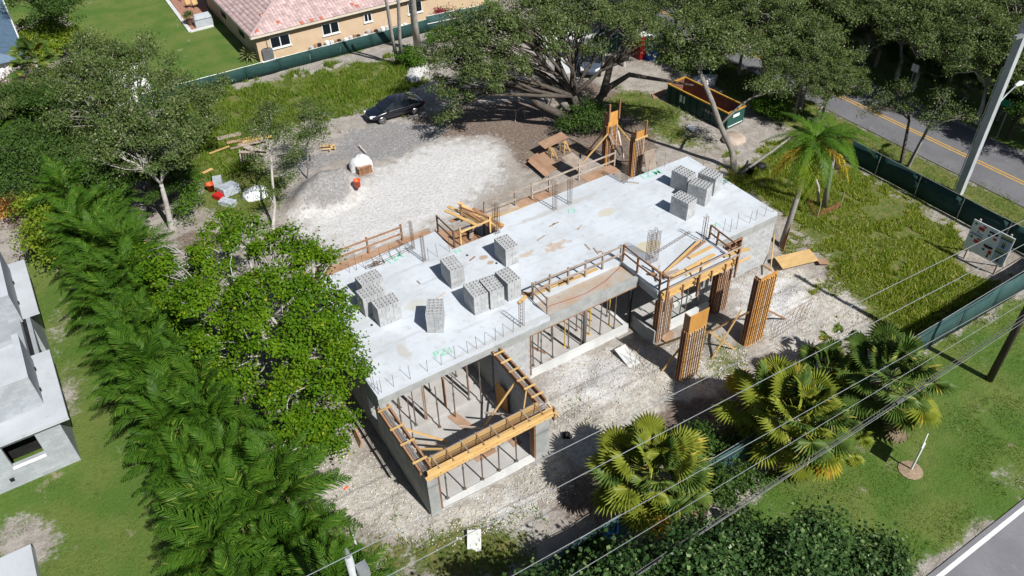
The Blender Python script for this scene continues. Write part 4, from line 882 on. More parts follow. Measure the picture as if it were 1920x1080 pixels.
# dumpster
c0, c1 = P(1360, 246), P(1250, 190)
def dumpster():
    L, Wd, h = 6.3, 1.9, 1.45; m_dg = M('dumpster_green', (.015, .055, .05), (.01, .04, .036), rough=.5); m_rust = M('rust', (.22, .105, .07), (.15, .07, .05), (.30, .18, .13), scale=2); m_yel = M('paint_yellow', (.46, .26, .035), (.38, .2, .03))
    t = thing('dumpster', 'open dark dumpster with yellow rim and rusty inside', 'dumpster', (0, 0, 0))
    mb = MB(); w = .06
    mb.box(-Wd/2, -Wd/2+w, 0, L, .15, h); mb.box(Wd/2-w, Wd/2, 0, L, .15, h); mb.box(-Wd/2+w, Wd/2-w, 0, w, .15, h); mb.box(-Wd/2+w, Wd/2-w, L-w, L, .15, h); mb.build('body', m_dg, t)
    mb = MB(); a = w + .004
    mb.box(-Wd/2+w, Wd/2-w, w, L-w, .2, .26); mb.box(-Wd/2+w, -Wd/2+a+.01, w, L-w, .26, h-.02); mb.box(Wd/2-a-.01, Wd/2-w, w, L-w, .26, h-.02); mb.box(-Wd/2+a+.01, Wd/2-a-.01, L-a-.01, L-w, .26, h-.02); mb.build('lining', m_rust, t)
    mb = MB(); mb.box(-Wd/2-.05, -Wd/2+.08, -.03, L+.03, h, h+.1); mb.box(Wd/2-.08, Wd/2+.05, -.03, L+.03, h, h+.1); mb.box(-Wd/2+.08, Wd/2-.08, -.05, .08, h, h+.1); mb.box(-Wd/2+.08, Wd/2-.08, L-.08, L+.05, h, h+.1); mb.build('rim', m_yel, t)
    for k in range(9): MB().box(-Wd/2-.07, -Wd/2-.003, .2+.72*k, .28+.72*k, .15, h).build('rib', m_dg, t)
    for s in (-1, 1):
        for y in (.5, L-.5): MB().tube([(s*.7-.06, y, .1), (s*.7+.06, y, .1)], .1, 10).build('roller', m_steel, t)
    m_dg2 = M('dumpster_end_green', (.02, .085, .07), (.015, .065, .055), rough=.5)
    MB().box(-Wd/2+.03, Wd/2-.03, -.02, -.004, .2, h-.02).build('end_door', m_dg2, t); MB().box(-.35, .35, -.03, -.022, .95, 1.2).build('white_label', m_white, t); MB().box(-.8, .8, -.05, -.022, .3, .36).build('end_bar', m_white, t)
    MB().box(-Wd/2-.012, -Wd/2-.004, 4.35, 4.9, .55, 1.15).build('white_label', m_white, t)
    for k in range(5): MB().box(-Wd/2-.012, -Wd/2-.004, 1.2+.28*k, 1.4+.28*k, .75+.05*(k % 2), .98).build('faded_lettering', m_lum_old, t)
    return t
d = dumpster(); d.location = (c0[0] + .95, c0[1] + .05, gz(c0[0], c0[1])); d.rotation_euler = (0, 0, math.radians(4))
lump('white plastic sheeting heaped behind the dumpster', 1312, 160, 1.9, .8, .7, m_tarp, 'plastic_sheeting', 'sheeting', 18, 61); lump('dark soil and brush heap beside the dumpster end', 1375, 262, 1.0, .8, .35, m_lum_old, 'brush_heap', 'brush', 12, 62)
sheet('brown door panel leaning at the dumpster corner', [P(1222, 176, .1), P(1226, 186, .05), P(1250, 176, .1)], m_ply_old, .04)

# cars
m_carblk = M('car_paint_black', (.006, .008, .014), (.005, .006, .011), rough=.22, spec=.6, coat=1); m_carblu = M('car_paint_slate', (.075, .10, .14), (.06, .085, .12), rough=.25, spec=.6, coat=1)
m_glass = M('tinted_glass', (.012, .017, .022), (.01, .013, .017), rough=.06, spec=.8); m_tyre = M('tyre', (.02, .02, .02), (.028, .028, .028), rough=.8); m_rim = M('alloy', (.55, .56, .58), (.45, .46, .48), rough=.3, metal=.8)
m_lamp = M('lamp_clear', (.75, .76, .78), (.6, .6, .6), rough=.15, spec=.8); m_tail = M('lamp_red', (.35, .01, .01), (.25, .01, .01), rough=.2)
def car(name, label, loc, rz, paint, suv=False):
    """x forward; loft of cross-sections"""
    t = thing(name, label, 'car', loc, None, rz); h = 1.72 if suv else 1.45; L = 4.75
    k = .16 if suv else 0
    st = [(-2.37, .62, .55, .70+k), (-2.25, .80, .42, .95+k), (-1.6, .89, .30, 1.02+k), (-.8, .91, .26, .98+k), (.3, .91, .26, .95+k), (.95, .90, .28, .93+k), (1.7, .87, .32, .82+k), (2.2, .76, .40, .70+k), (2.37, .55, .48, .60+k)]
    mb = MB(); vs = []; n = 12
    for x, w, z0, z1 in st:
        zm = z0 + (z1-z0)*.55
        for (a, z) in ((-w*.9, z0), (-w, z0+.12), (-w*1.01, zm), (-w*.96, z1-.08), (-w*.84, z1), (-w*.4, z1+.035), (w*.4, z1+.035), (w*.84, z1), (w*.96, z1-.08), (w*1.01, zm), (w, z0+.12), (w*.9, z0)): vs.append((x, a, z))
    fs = [(i*n+j, (i+1)*n+j, (i+1)*n+(j+1) % n, i*n+(j+1) % n) for i in range(len(st)-1) for j in range(n)] + [tuple(range(n)), tuple((len(st)-1)*n+j for j in range(n))[::-1]]
    body = mb.add(vs, fs).build('body', paint, None, True); body.parent = t
    sub = body.modifiers.new('s', 'SUBSURF'); sub.levels = sub.render_levels = 2
    zb = .95 + k
    rs = [(-2.2 if suv else -1.95, .66, zb), (-1.75 if suv else -1.15, .62, h-.1), (-.3, .60, h), (.25, .60, h-.03), (1.25, .70, zb-.02)]
    def add(nm, mbx, mt, sm=False):
        o = mbx.build(nm, mt, None, sm); o.parent = t; return o
    wl = [(-2.2 if suv else -1.95, .80), (-1.6 if suv else -1.1, .85), (-.3, .86), (.35, .86), (1.3, .78)]
    vs = []; 
    for (x, w, z), (xb, wb) in zip(rs, wl): vs += [(xb, -wb, zb-.04), (x, -w, z), (x, -w*.5, z+.03), (x, w*.5, z+.03), (x, w, z), (xb, wb, zb-.04)]
    add('roof', MB().add(vs, [(i*6+j, (i+1)*6+j, (i+1)*6+j+1, i*6+j+1) for i in (1, 2) for j in (1, 2, 3)]), paint, True)
    add('windshield', MB().add(vs, [(3*6+j, 4*6+j, 4*6+j+1, 3*6+j+1) for j in (1, 2, 3)]), m_glass, True)
    add('rear_window', MB().add(vs, [(j, 6+j, 6+j+1, j+1) for j in (1, 2, 3)]), m_glass if not suv else m_glass, True)
    for s in (0, 4): add('side_window', MB().add(vs, [(i*6+s, i*6+6+s, i*6+7+s, i*6+1+s) for i in range(4)]), m_glass)
    add('bonnet_line', MB().tube([(x, .9*1, zb-.03) for x in (-1.9, 0, 1.2)], .014, 5), m_rim); add('bonnet_line', MB().tube([(x, -.9, zb-.03) for x in (-1.9, 0, 1.2)], .014, 5), m_rim)
    for sx in (1.42, -1.38):
        for sy in (-1, 1):
            y = sy*.80; wbm = MB(); wbm.tube([(sx, y-.11, .335), (sx, y+.11, .335)], .335, 18); w = add('wheel', wbm, m_tyre, False)
            r = MB(); r.tube([(sx, y+sy*.112, .335), (sx, y+sy*.125, .335)], .10, 10)
            for q in range(7): a = q*2*math.pi/7; r.beam((sx, y+sy*.12, .335), (sx+.23*math.cos(a), y+sy*.12, .335+.23*math.sin(a)), .03, .06, (0, 1, 0))
            r.tube([(sx+.235*math.cos(a*.5236), y+sy*.118, .335+.235*math.sin(a*.5236)) for a in range(13)], .02, 5, False)
            o = r.build('rim', m_rim); o.parent = w
    for sy in (-1, 1):
        add('headlight', MB().add([(2.33, sy*.45, .62+k), (2.05, sy*.80, .70+k), (1.85, sy*.84, .80+k), (2.2, sy*.5, .735+k)], [(0, 1, 2, 3)] if sy > 0 else [(3, 2, 1, 0)]).box(2.15, 2.32, sy*.62-.12, sy*.62+.12, .60+k, .69+k), m_lamp)
        add('tail_light', MB().box(-2.36, -2.25, sy*.68-.14, sy*.68+.14, .72+k, .88+k), m_tail)
        add('mirror', MB().obox((.85, sy*.98, zb), .12, .2, .13), paint)
    return t
w1, w2 = PG(721, 231), PG(780, 215); mid = ((w1[0]+w2[0])/2, (w1[1]+w2[1])/2)
car('parked_car', 'black four door saloon car parked at the edge of weeds', (mid[0] - .05, mid[1] + .85, gz(*mid) + .01), math.pi + math.radians(-2.5), m_carblk)
f, r_ = PG(1100, 152), PG(1112, 108); c = ((f[0]+r_[0])/2 + .25, (f[1]+r_[1])/2)
car('parked_car', 'slate blue sport utility car parked behind the oak trunk', (c[0], c[1], .06), math.atan2(f[1]-r_[1], f[0]-r_[0]), m_carblu, True)

# portable toilets
def toilet(label, px, py, mat):
    c = PG(px, py); t = thing('portable_toilet', label, 'toilet', c)
    MB().obox(c, 1.1, 1.1, 2.1, .1).build('cabin', mat, t); MB().obox((c[0], c[1], c[2] + 2.1), 1.2, 1.2, .12, .1).build('roof', m_white, t); MB().obox((c[0] + .02, c[1] - .56, c[2] + .1), .8, .03, 1.8, .1).build('door', mat, t); MB().tube([(c[0] + .4, c[1] + .4, c[2]), (c[0] + .4, c[1] + .4, c[2] + 2.6)], .05, 8).build('vent_pipe', m_white, t)
toilet('blue portable toilet standing under the trees by the green screen', 1218, 108, M('plastic_blue', (.02, .10, .42), (.015, .08, .34), rough=.4))
toilet('dark red portable toilet standing next to the blue one', 1199, 106, M('plastic_darkred', (.20, .012, .012), (.16, .01, .01), rough=.4))

# ------------------------------------------------------------------ fences
def screen_fence(label, pts, h, mat, posts=3.0, name='screen_fence', gaps=()):
    t = thing(name, label, 'fence', (pts[0][0], pts[0][1], 0))
    for k in range(len(pts)-1):
        a, b_ = Vector((*pts[k], 0)), Vector((*pts[k+1], 0)); L = (b_-a).length; n = max(1, round(L/posts)); d = (b_-a)/n; nrm = Vector((-d.y, d.x, 0)).normalized()
        for i in range(n + (k == len(pts)-2)):
            p = a + d*i; MB().tube([(p.x, p.y, -.1), (p.x, p.y, h + .06)], .032, 7).build('post', m_galv, t)
        for i in range(n):
            p, q = a + d*i, a + d*(i+1); bow = U(-.05, .05); mb = MB(); m_ = 5; vs = []
            for j in range(m_+1):
                f = j/m_; c = p*(1-f) + q*f + nrm*(-.05 + bow*math.sin(f*math.pi)); 
                for z, o in ((.03, 0), (h*.5, bow*.8), (h - .04*math.sin(f*math.pi), 0)): vs.append(c + nrm*o + Vector((0, 0, z)))
            fs = [(3*j+r, 3*j+3+r, 3*j+4+r, 3*j+1+r) for j in range(m_) for r in (0, 1)]
            o = mb.add(vs, fs).build('screen_panel', mat, t, True); sd = o.modifiers.new('thick', 'SOLIDIFY'); sd.thickness = .012
        MB().tube([(a.x, a.y, h + .02), (b_.x, b_.y, h + .02)], .02, 6).build('top_rail', m_galv, t)
    return t
FY = -9.92
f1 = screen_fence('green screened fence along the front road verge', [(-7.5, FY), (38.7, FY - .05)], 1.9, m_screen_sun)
m_blue = M('spray_blue', (.03, .25, .75), (.02, .18, .6), scale=5)
lettering('JSI', (5.15, FY - .09, .75), 1.0, 0.0, m_blue, None, math.pi/2, 'blue_lettering')
o = bpy.data.objects['blue_lettering']; o.parent = f1; o.location = (5.15 - f1.location.x, -.13, .75)
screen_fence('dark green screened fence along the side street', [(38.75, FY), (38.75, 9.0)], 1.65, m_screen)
screen_fence('dark green screened fence along the rear boundary before the tiled house', [(-1.5, 42.9), (25.0, 42.9)], 1.22, m_screen)
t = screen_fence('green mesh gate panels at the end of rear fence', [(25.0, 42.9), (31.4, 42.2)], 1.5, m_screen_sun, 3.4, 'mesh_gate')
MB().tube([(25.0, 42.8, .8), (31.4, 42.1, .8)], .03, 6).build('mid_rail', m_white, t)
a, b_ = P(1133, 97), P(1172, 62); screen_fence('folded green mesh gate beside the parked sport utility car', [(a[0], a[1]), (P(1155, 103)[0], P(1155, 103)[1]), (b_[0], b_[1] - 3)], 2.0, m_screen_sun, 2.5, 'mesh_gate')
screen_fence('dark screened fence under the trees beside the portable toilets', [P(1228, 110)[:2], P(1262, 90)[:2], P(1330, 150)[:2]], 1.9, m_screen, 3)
t = thing('timber_fence', 'orange timber board fence at the far end of the palm hedge', 'fence', (-13, 31, 0))
for k in range(28): MB().box(-16.5 + .2*k, -16.32 + .2*k, 32.2 + .01*(k % 2), 32.23 + .01*(k % 2), 0, 1.85 + U(-.03, .03)).build('board', m_ply_org, t)

# ------------------------------------------------------------------ poles and wires
m_wood_pole = M('pole_wood', (.085, .065, .05), (.055, .042, .033), scale=3, bump=.4, stretch=(1, 1, .2))
m_conc_pole = M('pole_concrete', (.42, .44, .46), (.34, .36, .38), scale=1.2, bump=.2)
m_wire = M('wire_aluminium', (.55, .57, .58), (.45, .47, .48), rough=.35, metal=.7); m_cable = M('cable_black', (.10, .10, .105), (.07, .07, .075), rough=.6)
wp = P(1855, 712)
t = thing('utility_pole', 'dark wooden utility pole standing on the road verge', 'pole', wp)
MB().tube([(wp[0], wp[1], -.1), (wp[0], wp[1], 12.3)], [.19, .13], 12).build('shaft', m_wood_pole, t, True)
B(m_wood_pole, t, 'cross_arm', (wp[0], wp[1] - 1.0, 11.0), (wp[0], wp[1] + 1.1, 11.0), .1, .12)
t = thing('utility_pole', 'grey pole top with insulators rising above the palm hedge', 'pole', (-4.95, -11.6, 0))
c = P(649, 1030, 11.4); c = (c[0], c[1])
t.location = (c[0], c[1], 0); BASE[t.name] = Matrix.Translation((-c[0], -c[1], 0))
MB().tube([(*c, -.1), (*c, 11.0)], [.17, .11], 12).build('shaft', m_conc_pole, t, True); MB().tube([(*c, 11.0), (*c, 11.15), (*c, 11.4)], [.06, .08, .04], 8).build('insulator', m_galv, t)
MB().obox((c[0] + .25, c[1] - .2, 10.2), .3, .3, .4).build('bracket', m_galv, t)
c = P(1306, 1015)
t = thing('utility_pole', 'short dark wooden post among the sea grape leaves', 'post', c); MB().tube([(c[0], c[1], -.1), (c[0], c[1], 2.6)], [.2, .17], 10).build('shaft', m_wood_pole, t); MB().obox((c[0], c[1], 2.6), .3, .3, .06).build('cap', m_wood_pole, t)
def wire(label, pts, z, r, mat, sag=.0, n=24):
    a, b_ = [P(*q, z) for q in pts]; d = Vector(b_) - Vector(a); a = Vector(a) - d*.9; b_ = Vector(b_) + d*.35; pp = []
    for k in range(n+1): f = k/n; q = a*(1-f) + b_*f; q.z = z; pp.append(q)
    return tag(MB().tube(pp, r, 6).build('power_line', mat), label, 'power line')
wire('bare aluminium power line, the one closest to the house', [(640, 1048), (1920, 413)], 11.3, .014, m_wire)
wire('bare aluminium power line next to the one closest to the house', [(727, 1080), (1920, 458)], 10.9, .014, m_wire)
wire('bright service line over the fan palms, third out from the house', [(960, 1080), (1920, 543)], 7.4, .014, m_wire)
wire('bright service line over the fan palms, fourth out from the house', [(1070, 1080), (1920, 567)], 6.7, .013, m_wire)
wire('thick black cable strung lowest over the road verge', [(1370, 962), (1920, 597)], 5.6, .026, m_cable)
wire('grey messenger wire running beside the thick black cable', [(1365, 968), (1920, 603)], 5.55, .011, m_wire)
wire('black cable just above the thick black cable', [(1375, 952), (1920, 590)], 5.75, .016, m_cable)
t = thing('cable_splice', 'black splice closure on the low cable bundle', 'splice', P(1686, 751, 5.7)); a, b_ = P(1680, 757, 5.62), P(1692, 748, 5.62); MB().tube([a, b_], .08, 8).build('sleeve', m_cable, t)
# concrete pole with street light
t = thing('street_light_pole', 'tall grey concrete pole with a street light beside the side street', 'pole', (41.44, -1.9, 0))
mb = MB(); mb.beam((41.44, -1.9, -.1), (41.44, -1.9, 13.5), .44, .44, (1, 0, 0)); mb.build('shaft', m_conc_pole, t)
lamp = P(1912, 157, 7.2); MB().tube([(41.7, -1.9, 6.3), (42.6, -1.85, 6.9), (lamp[0] - .3, lamp[1], 7.2)], .045, 8).build('arm', m_galv, t)
MB().tube([(lamp[0] - .45, lamp[1], 7.2), (lamp[0], lamp[1], 7.22), (lamp[0] + .35, lamp[1], 7.18)], [.09, .17, .1], 10).build('lamp_head', m_white, t, True)
B(m_galv, t, 'cross_arm', (40.6, -1.95, 11.1), (43.5, -2.3, 11.1), .22, .2)
MB().tube([(41.2, -1.62, 0), (41.2, -1.62, 9)], .03, 6).build('conduit', m_galv, t)
c = P(1869, 257)
t = thing('street_sign', 'green street name sign on a thin post past the side street', 'sign', c)
MB().tube([c, (c[0], c[1], 2.9)], .035, 8).build('post', m_galv, t); B(M('sign_green', (.01, .22, .13), (.01, .18, .1)), t, 'plate', (c[0] - .1, c[1] + .75, 2.65), (c[0] + .1, c[1] - .75, 2.65), .03, .5)
c = P(1700, 178)
t = thing('street_sign', 'small white sign on a post under trees past the side street', 'sign', c); MB().tube([c, (c[0], c[1], 2.6)], .035, 8).build('post', m_galv, t); B(m_white, t, 'plate', (c[0], c[1] + .3, 2.3), (c[0], c[1] - .3, 2.3), .03, .6)
c = P(1707, 882)
t = thing('road_sign', 'thin white sign seen edge-on on the road verge lawn', 'sign', c)
MB().beam(c, (c[0] + .1, c[1], 1.9), .08, .08).build('post', m_white, t); B(m_white, t, 'plate', (c[0] - .37, c[1] - .16, 1.6), (c[0] + .57, c[1] + .2, 1.6), .03, .9, (0, 0, 1))
c = (c[0], c[1]); tag(kind(MB().lathe([(.55, .03), (.3, .07), (.05, .1)], 14, (c[0], c[1], 0)).build('mulch_ring', M('mulch', (.32, .24, .16), (.22, .16, .11), scale=8)), 'stuff'), 'ring of straw mulch round the white sign post', 'mulch')

# site sign board
m_bl = M('print_blue', (.05, .10, .22), (.04, .08, .18)); m_rd = M('print_red', (.50, .06, .04), (.42, .05, .035)); m_ol = M('print_olive', (.33, .36, .10), (.28, .3, .08)); m_gn = M('print_green', (.12, .28, .16), (.10, .23, .13)); m_dk = M('print_dark', (.03, .035, .05), (.025, .03, .04)); m_sb = M('sign_board_white', (.78, .80, .82), (.72, .74, .77), rough=.5); m_lb = M('print_light_blue', (.40, .52, .62), (.36, .46, .56))
c0, c1 = P(1805, 463, .75), P(1874, 499, .75)
c0 = Vector(c0); c1 = Vector(c1); ex = (c1 - c0).normalized(); Wb = (c1 - c0).length + .15; Hb = 2.05
top = Vector(P(1828, 402, 2.75)); ey = (top - c0); ey = (ey - ex*ey.dot(ex)).normalized(); ez = ex.cross(ey).normalized()
if ez.dot(Vector(CAM) - c0) < 0: ez = -ez
ey = Vector((0, 0, 1)); ez = ex.cross(ey).normalized(); ez = ez if ez.dot(Vector(CAM) - c0) > 0 else -ez
t = thing('site_sign', 'large white safety notice board with printed panels inside the fence corner', 'sign', (c0.x, c0.y, 0))
def panel(name, mat, u0, u1, v0, v1, d0, d1):
    vs = [c0 + ex*(Wb*u) + ey*(Hb*v) + ez*d for d in (d0, d1) for (u, v) in ((u0, v0), (u1, v0), (u1, v1), (u0, v1))]
    return MB().add(vs, [(0, 3, 2, 1), (4, 5, 6, 7), (0, 1, 5, 4), (1, 2, 6, 5), (2, 3, 7, 6), (3, 0, 4, 7)]).build(name, mat, t)
panel('board', m_sb, 0, 1, 0, 1, -.04, 0)
pr = [(m_gn, .05, .11, .86, .94), (m_rd, .17, .31, .76, .87), (m_rd, .25, .33, .89, .94), (m_dk, .17, .2, .66, .71), (m_bl, .03, .34, .545, .575), (m_gn, .06, .12, .42, .50), (m_rd, .17, .31, .32, .43), (m_rd, .22, .33, .45, .5), (m_dk, .42, .64, .82, .89), (m_rd, .50, .62, .80, .82), (m_bl, .42, .49, .70, .77), (m_rd, .56, .64, .66, .74), (m_dk, .42, .64, .36, .43), (m_rd, .45, .6, .33, .36), (m_bl, .42, .48, .22, .29), (m_rd, .57, .65, .18, .31), (m_dk, .57, .61, .05, .17), (m_ol, .70, .97, .87, .95), (m_bl, .70, .97, .82, .87), (m_lb, .71, .96, .52, .81), (m_bl, .70, .97, .485, .51), (m_ol, .70, .97, .40, .47), (m_bl, .70, .97, .35, .40), (m_lb, .71, .96, .05, .34), (m_lb, .2, .33, .63, .67), (m_lb, .05, .3, .59, .62), (m_lb, .45, .62, .92, .95), (m_lb, .45, .62, .47, .49)]
for k, (mt, u0, u1, v0, v1) in enumerate(pr): panel('printed_panel', mt, u0, u1, v0, v1, .003, .006)
for (cx, cy) in ((.83, .68), (.83, .2)):   # plain worker pictograms
    for (mt, a, e, b0, b1) in ((m_dk, -.035, -.005, -.12, .0), (m_dk, .005, .035, -.12, .0), (m_ol, -.045, .045, .0, .07), (m_ol, -.02, .02, .08, .12)): panel('pictogram', mt, cx + a, cx + e, cy + b0, cy + b1, .009, .012)
for u in (.12, .88):
    p = c0 + ex*(Wb*u) - ez*.09; MB().beam((p.x, p.y, -.1), (p.x, p.y, .75 + Hb + .12), .09, .09).build('post', m_stud_w, t)
    q = p - ez*1.1; MB().beam((q.x, q.y, 0), (p.x, p.y, 1.9), .05, .09).build('brace', m_stud_w, t)

# ------------------------------------------------------------------ tiled house behind
m_stucco = M('stucco_peach', (.56, .42, .29), (.50, .37, .25), scale=.8, bump=.3); m_tile = M('roof_tile', (.45, .34, .33), (.385, .28, .27), (.51, .42, .415), scale=1.2, island=.22, rough=.8); m_tile_r = M('roof_tile_red', (.42, .13, .08), (.36, .11, .07)); m_trim = M('trim_cream', (.62, .56, .46), (.55, .5, .4))
E0, X0, X1, Y0, Y1, SL, EZ = .5, 9.55, 33, 45.75, 62, .33, 2.62
Hs = thing('neighbour_house', 'peach stucco house with pink tiled hip roof behind the fence', 'house', (X0, Y0, 0))
mb = MB(); mb.box(X0, X1, Y0, Y1, -.1, 2.5); mb.build('wall', m_stucco, Hs)
ex0, ex1, ey0, ey1 = X0-E0, X1+E0, Y0-E0, Y1+E0; d = (ey1-ey0)/2; rz_ = EZ + d*SL
roof = MB().add([(ex0, ey0, EZ), (ex1, ey0, EZ), (ex1, ey1, EZ), (ex0, ey1, EZ), (ex0+d, ey0+d, rz_), (ex1-d, ey0+d, rz_), (ex0, ey0, EZ-.16), (ex1, ey0, EZ-.16), (ex1, ey1, EZ-.16), (ex0, ey1, EZ-.16)],
    [(0, 1, 5, 4), (1, 2, 5), (2, 3, 4, 5), (3, 0, 4), (0, 6, 7, 1), (1, 7, 8, 2), (2, 8, 9, 3), (3, 9, 6, 0), (6, 9, 8, 7)]).build('roof', m_tile, Hs)
MB().box(ex0-.05, ex1, ey0-.07, ey0-.005, EZ-.2, EZ-.02).build('fascia', m_trim, Hs); MB().box(ex0-.07, ex0-.005, ey0-.07, ey1, EZ-.2, EZ-.02).build('fascia', m_trim, Hs)
def tile_mesh(mat):
    mb = MB(); n = 5; vs = []
    for y, r, z in ((0, .17, .045), (.46, .145, .01)):
        for k in range(n): a = math.pi*k/(n-1); vs.append((-math.cos(a)*r, y, z + math.sin(a)*.075))
    fs = [(k, k+1, n+k+1, n+k) for k in range(n-1)] + [tuple(range(n))[::-1]]
    return mb.add(vs, fs).mesh('roof_tile', mat, True)
tmA, tmR = tile_mesh(m_tile), tile_mesh(m_tile_r); tiles = []
ang = math.atan(SL); step = .40
for face in (0, 1):
    n1 = int(((ex1-ex0) if face == 0 else (ey1-ey0)) / .31)
    for i in range(n1):
        for j in range(int(d/math.cos(ang)/step)):
            s = .155 + i*.31; w = j*step*math.cos(ang)
            if s < w + .1 or ((ex1-ex0) if face == 0 else (ey1-ey0)) - s < w + .1: continue
            if face == 0: loc = (ex0 + s, ey0 + w - .04, EZ + w*SL); rot = (ang, 0, 0)
            else: loc = (ex0 + w - .04, ey0 + s, EZ + w*SL); rot = (ang, 0, -math.pi/2)
            q = Vector(loc) - Vector(CAM); z = q.dot(Vector(CF)); px = 960 + FPX*q.dot(Vector(CR))/z; py = 540 - FPX*q.dot(Vector(CU))/z
            tiles.append((q.length if -20 < px < 1940 and py > -30 else 1e4, loc, rot))
tiles.sort(key=lambda a: a[0])
for k, (dd, loc, rot) in enumerate(tiles[:300]):
    e = Matrix.Rotation(rot[2], 4, 'Z') @ Matrix.Rotation(rot[0], 4, 'X')
    o = link('roof_tile', tmR if rnd.random() < .02 else tmA, roof, loc=loc); o.rotation_euler = e.to_euler()
o = roof; rest = MB()
base_v = [Vector(v.co) for v in tmA.vertices]; base_f = [tuple(p.vertices) for p in tmA.polygons]
for dd, loc, rot in tiles[300:]:
    if dd > 110: continue
    e = Matrix.Translation(loc) @ Matrix.Rotation(rot[2], 4, 'Z') @ Matrix.Rotation(rot[0], 4, 'X'); rest.add([e @ v for v in base_v], base_f)
kind(rest.build('remaining_roof_tiles', m_tile, Hs, True), 'stuff')
mb = MB(); mb.tube([(ex0, ey0, EZ+.06), (ex0+d, ey0+d, rz_+.06)], .12, 8); mb.build('hip_cap', m_tile, Hs)
for (x0, x1, z0, z1) in ((10.75, 12.6, .95, 2.0), (15.7, 17.35, .95, 2.0), (19.9, 20.7, 1.2, 2.0), (24.5, 26, .9, 2.0)):
    w = MB().box(x0, x1, Y0-.06, Y0-.004, z0, z1).build('window', m_white, Hs)
    for k in range(2): a = x0 + .08 + (x1-x0-.06)/2*k; MB().box(a, a + (x1-x0)/2 - .12, Y0-.075, Y0-.064, z0+.09, z1-.08).build('pane', m_glass, w)
    MB().box(x0-.08, x1+.08, Y0-.12, Y0-.004, z0-.1, z0-.003).build('sill', m_white, w)
MB().tube([(X0+.9, Y0-.08, 0), (X0+.9, Y0-.08, 2.4)], .03, 6).build('downpipe', m_lum_red, Hs); MB().box(X0+.1, X0+.5, Y0-.1, Y0-.003, 2.15, 2.35).build('light', m_white, Hs)
for y in (49.5, 55): MB().box(X0-.06, X0-.004, y, y+1.4, .9, 2.0).build('window', m_glass, Hs)
# air conditioner, patio and pots
c = P(503, 112); m_ac = M('ac_grey', (.14, .145, .155), (.11, .115, .125), rough=.6)
t = thing('air_conditioner', 'dark grey air conditioner unit on a pale pad by house corner', 'air conditioner', c)
MB().obox((c[0], c[1], 0), 1.35, 1.2, .1).build('pad', m_conc_lt, t); MB().obox((c[0], c[1], .1), .95, .9, 1.0).build('casing', m_ac, t); MB().tube([(c[0], c[1], 1.1), (c[0], c[1], 1.16)], .4, 18).build('fan_ring', m_ac, t); MB().tube([(c[0], c[1], 1.161), (c[0], c[1], 1.17)], .33, 18).build('fan_grille', m_black, t)
for k in range(9): MB().obox((c[0], c[1] - .455, .18 + .1*k), .9, .02, .04).build('louvre', m_ac, t)
pat = kind(MB().prism([P(*q)[:2] for q in ((300, -30), (357, 58), (402, 47), (372, -30))], -.1, .07).build('patio', M('paver_red', (.36, .19, .13), (.28, .14, .10), (.42, .26, .19), scale=3)), 'structure')
MB().beam(P(306, -10, .06), P(357, 59, .06), .35, .12).build('kerb', m_conc_lt, pat); MB().beam(P(357, 59, .062), P(400, 48, .062), .35, .12).build('kerb', m_conc_lt, pat)
c = P(383, 48); m_cov = M('cover_grey', (.38, .42, .45), (.32, .355, .38), scale=3, rough=.6, bump=.3)
t = thing('barbecue', 'barbecue under a pale grey cover on the patio edge', 'barbecue', (c[0], c[1], .07)); sec = MB(); vs = []
for x in (-.85, -.7, .7, .85):
    k = 1 if abs(x) < .8 else .75
    for (y, z) in ((-.4, 0), (-.4, .75*k), (-.25, 1.1*k), (.0, 1.2*k), (.3, 1.05*k), (.4, .6*k), (.4, 0)): vs.append((c[0] + x, c[1] + y, .07 + z))
sec.add(vs, [(i*7+j, i*7+j+1, i*7+j+8, i*7+j+7) for i in range(3) for j in range(6)] + [tuple(range(7)), tuple(range(21, 28))]).build('cover', m_cov, t); MB().box(c[0]-.86, c[0]+.86, c[1]-.415, c[1]-.404, .78, .82).build('strap', m_black, t)
c = P(358, 48); t = thing('potted_plant', 'leafy shrub in a brown pot on the patio corner', 'plant', (c[0], c[1], .07)); MB().lathe([(.2, 0), (.3, .5), (.33, .55), (.28, .55), (.2, .4)], 14, (c[0], c[1], .07)).build('pot', M('pot_brown', (.13, .075, .05), (.10, .06, .04)), t); POT = (t, c)
t = thing('patio_table', 'dark patio table with tan topped chairs on the red pavers', 'table', P(352, 5, .07))
c = P(350, -2, .07); MB().obox((c[0], c[1], .75), 1.6, 1.0, .05).build('table_top', m_ply_new, t)
for sx in (-.7, .7):
    for sy in (-.4, .4): MB().obox((c[0] + sx, c[1] + sy, .07), .06, .06, .68).build('leg', m_black, t)
for k, px in enumerate((354, 367)):
    c = P(px, 14, .07); t = thing('patio_chair', 'tan cushioned patio chair pushed to the dark table', 'chair', c, 'patio chairs'); MB().obox((c[0], c[1], .45), .5, .5, .07).build('seat', m_ply_new, t); MB().obox((c[0], c[1] - .25, .52), .5, .05, .5).build('backrest', m_ply_new, t)
    for sx in (-.22, .22):
        for sy in (-.22, .22): MB().obox((c[0] + sx, c[1] + sy, .07), .04, .04, .38).build('leg', m_black, t)
r = random.Random(5)
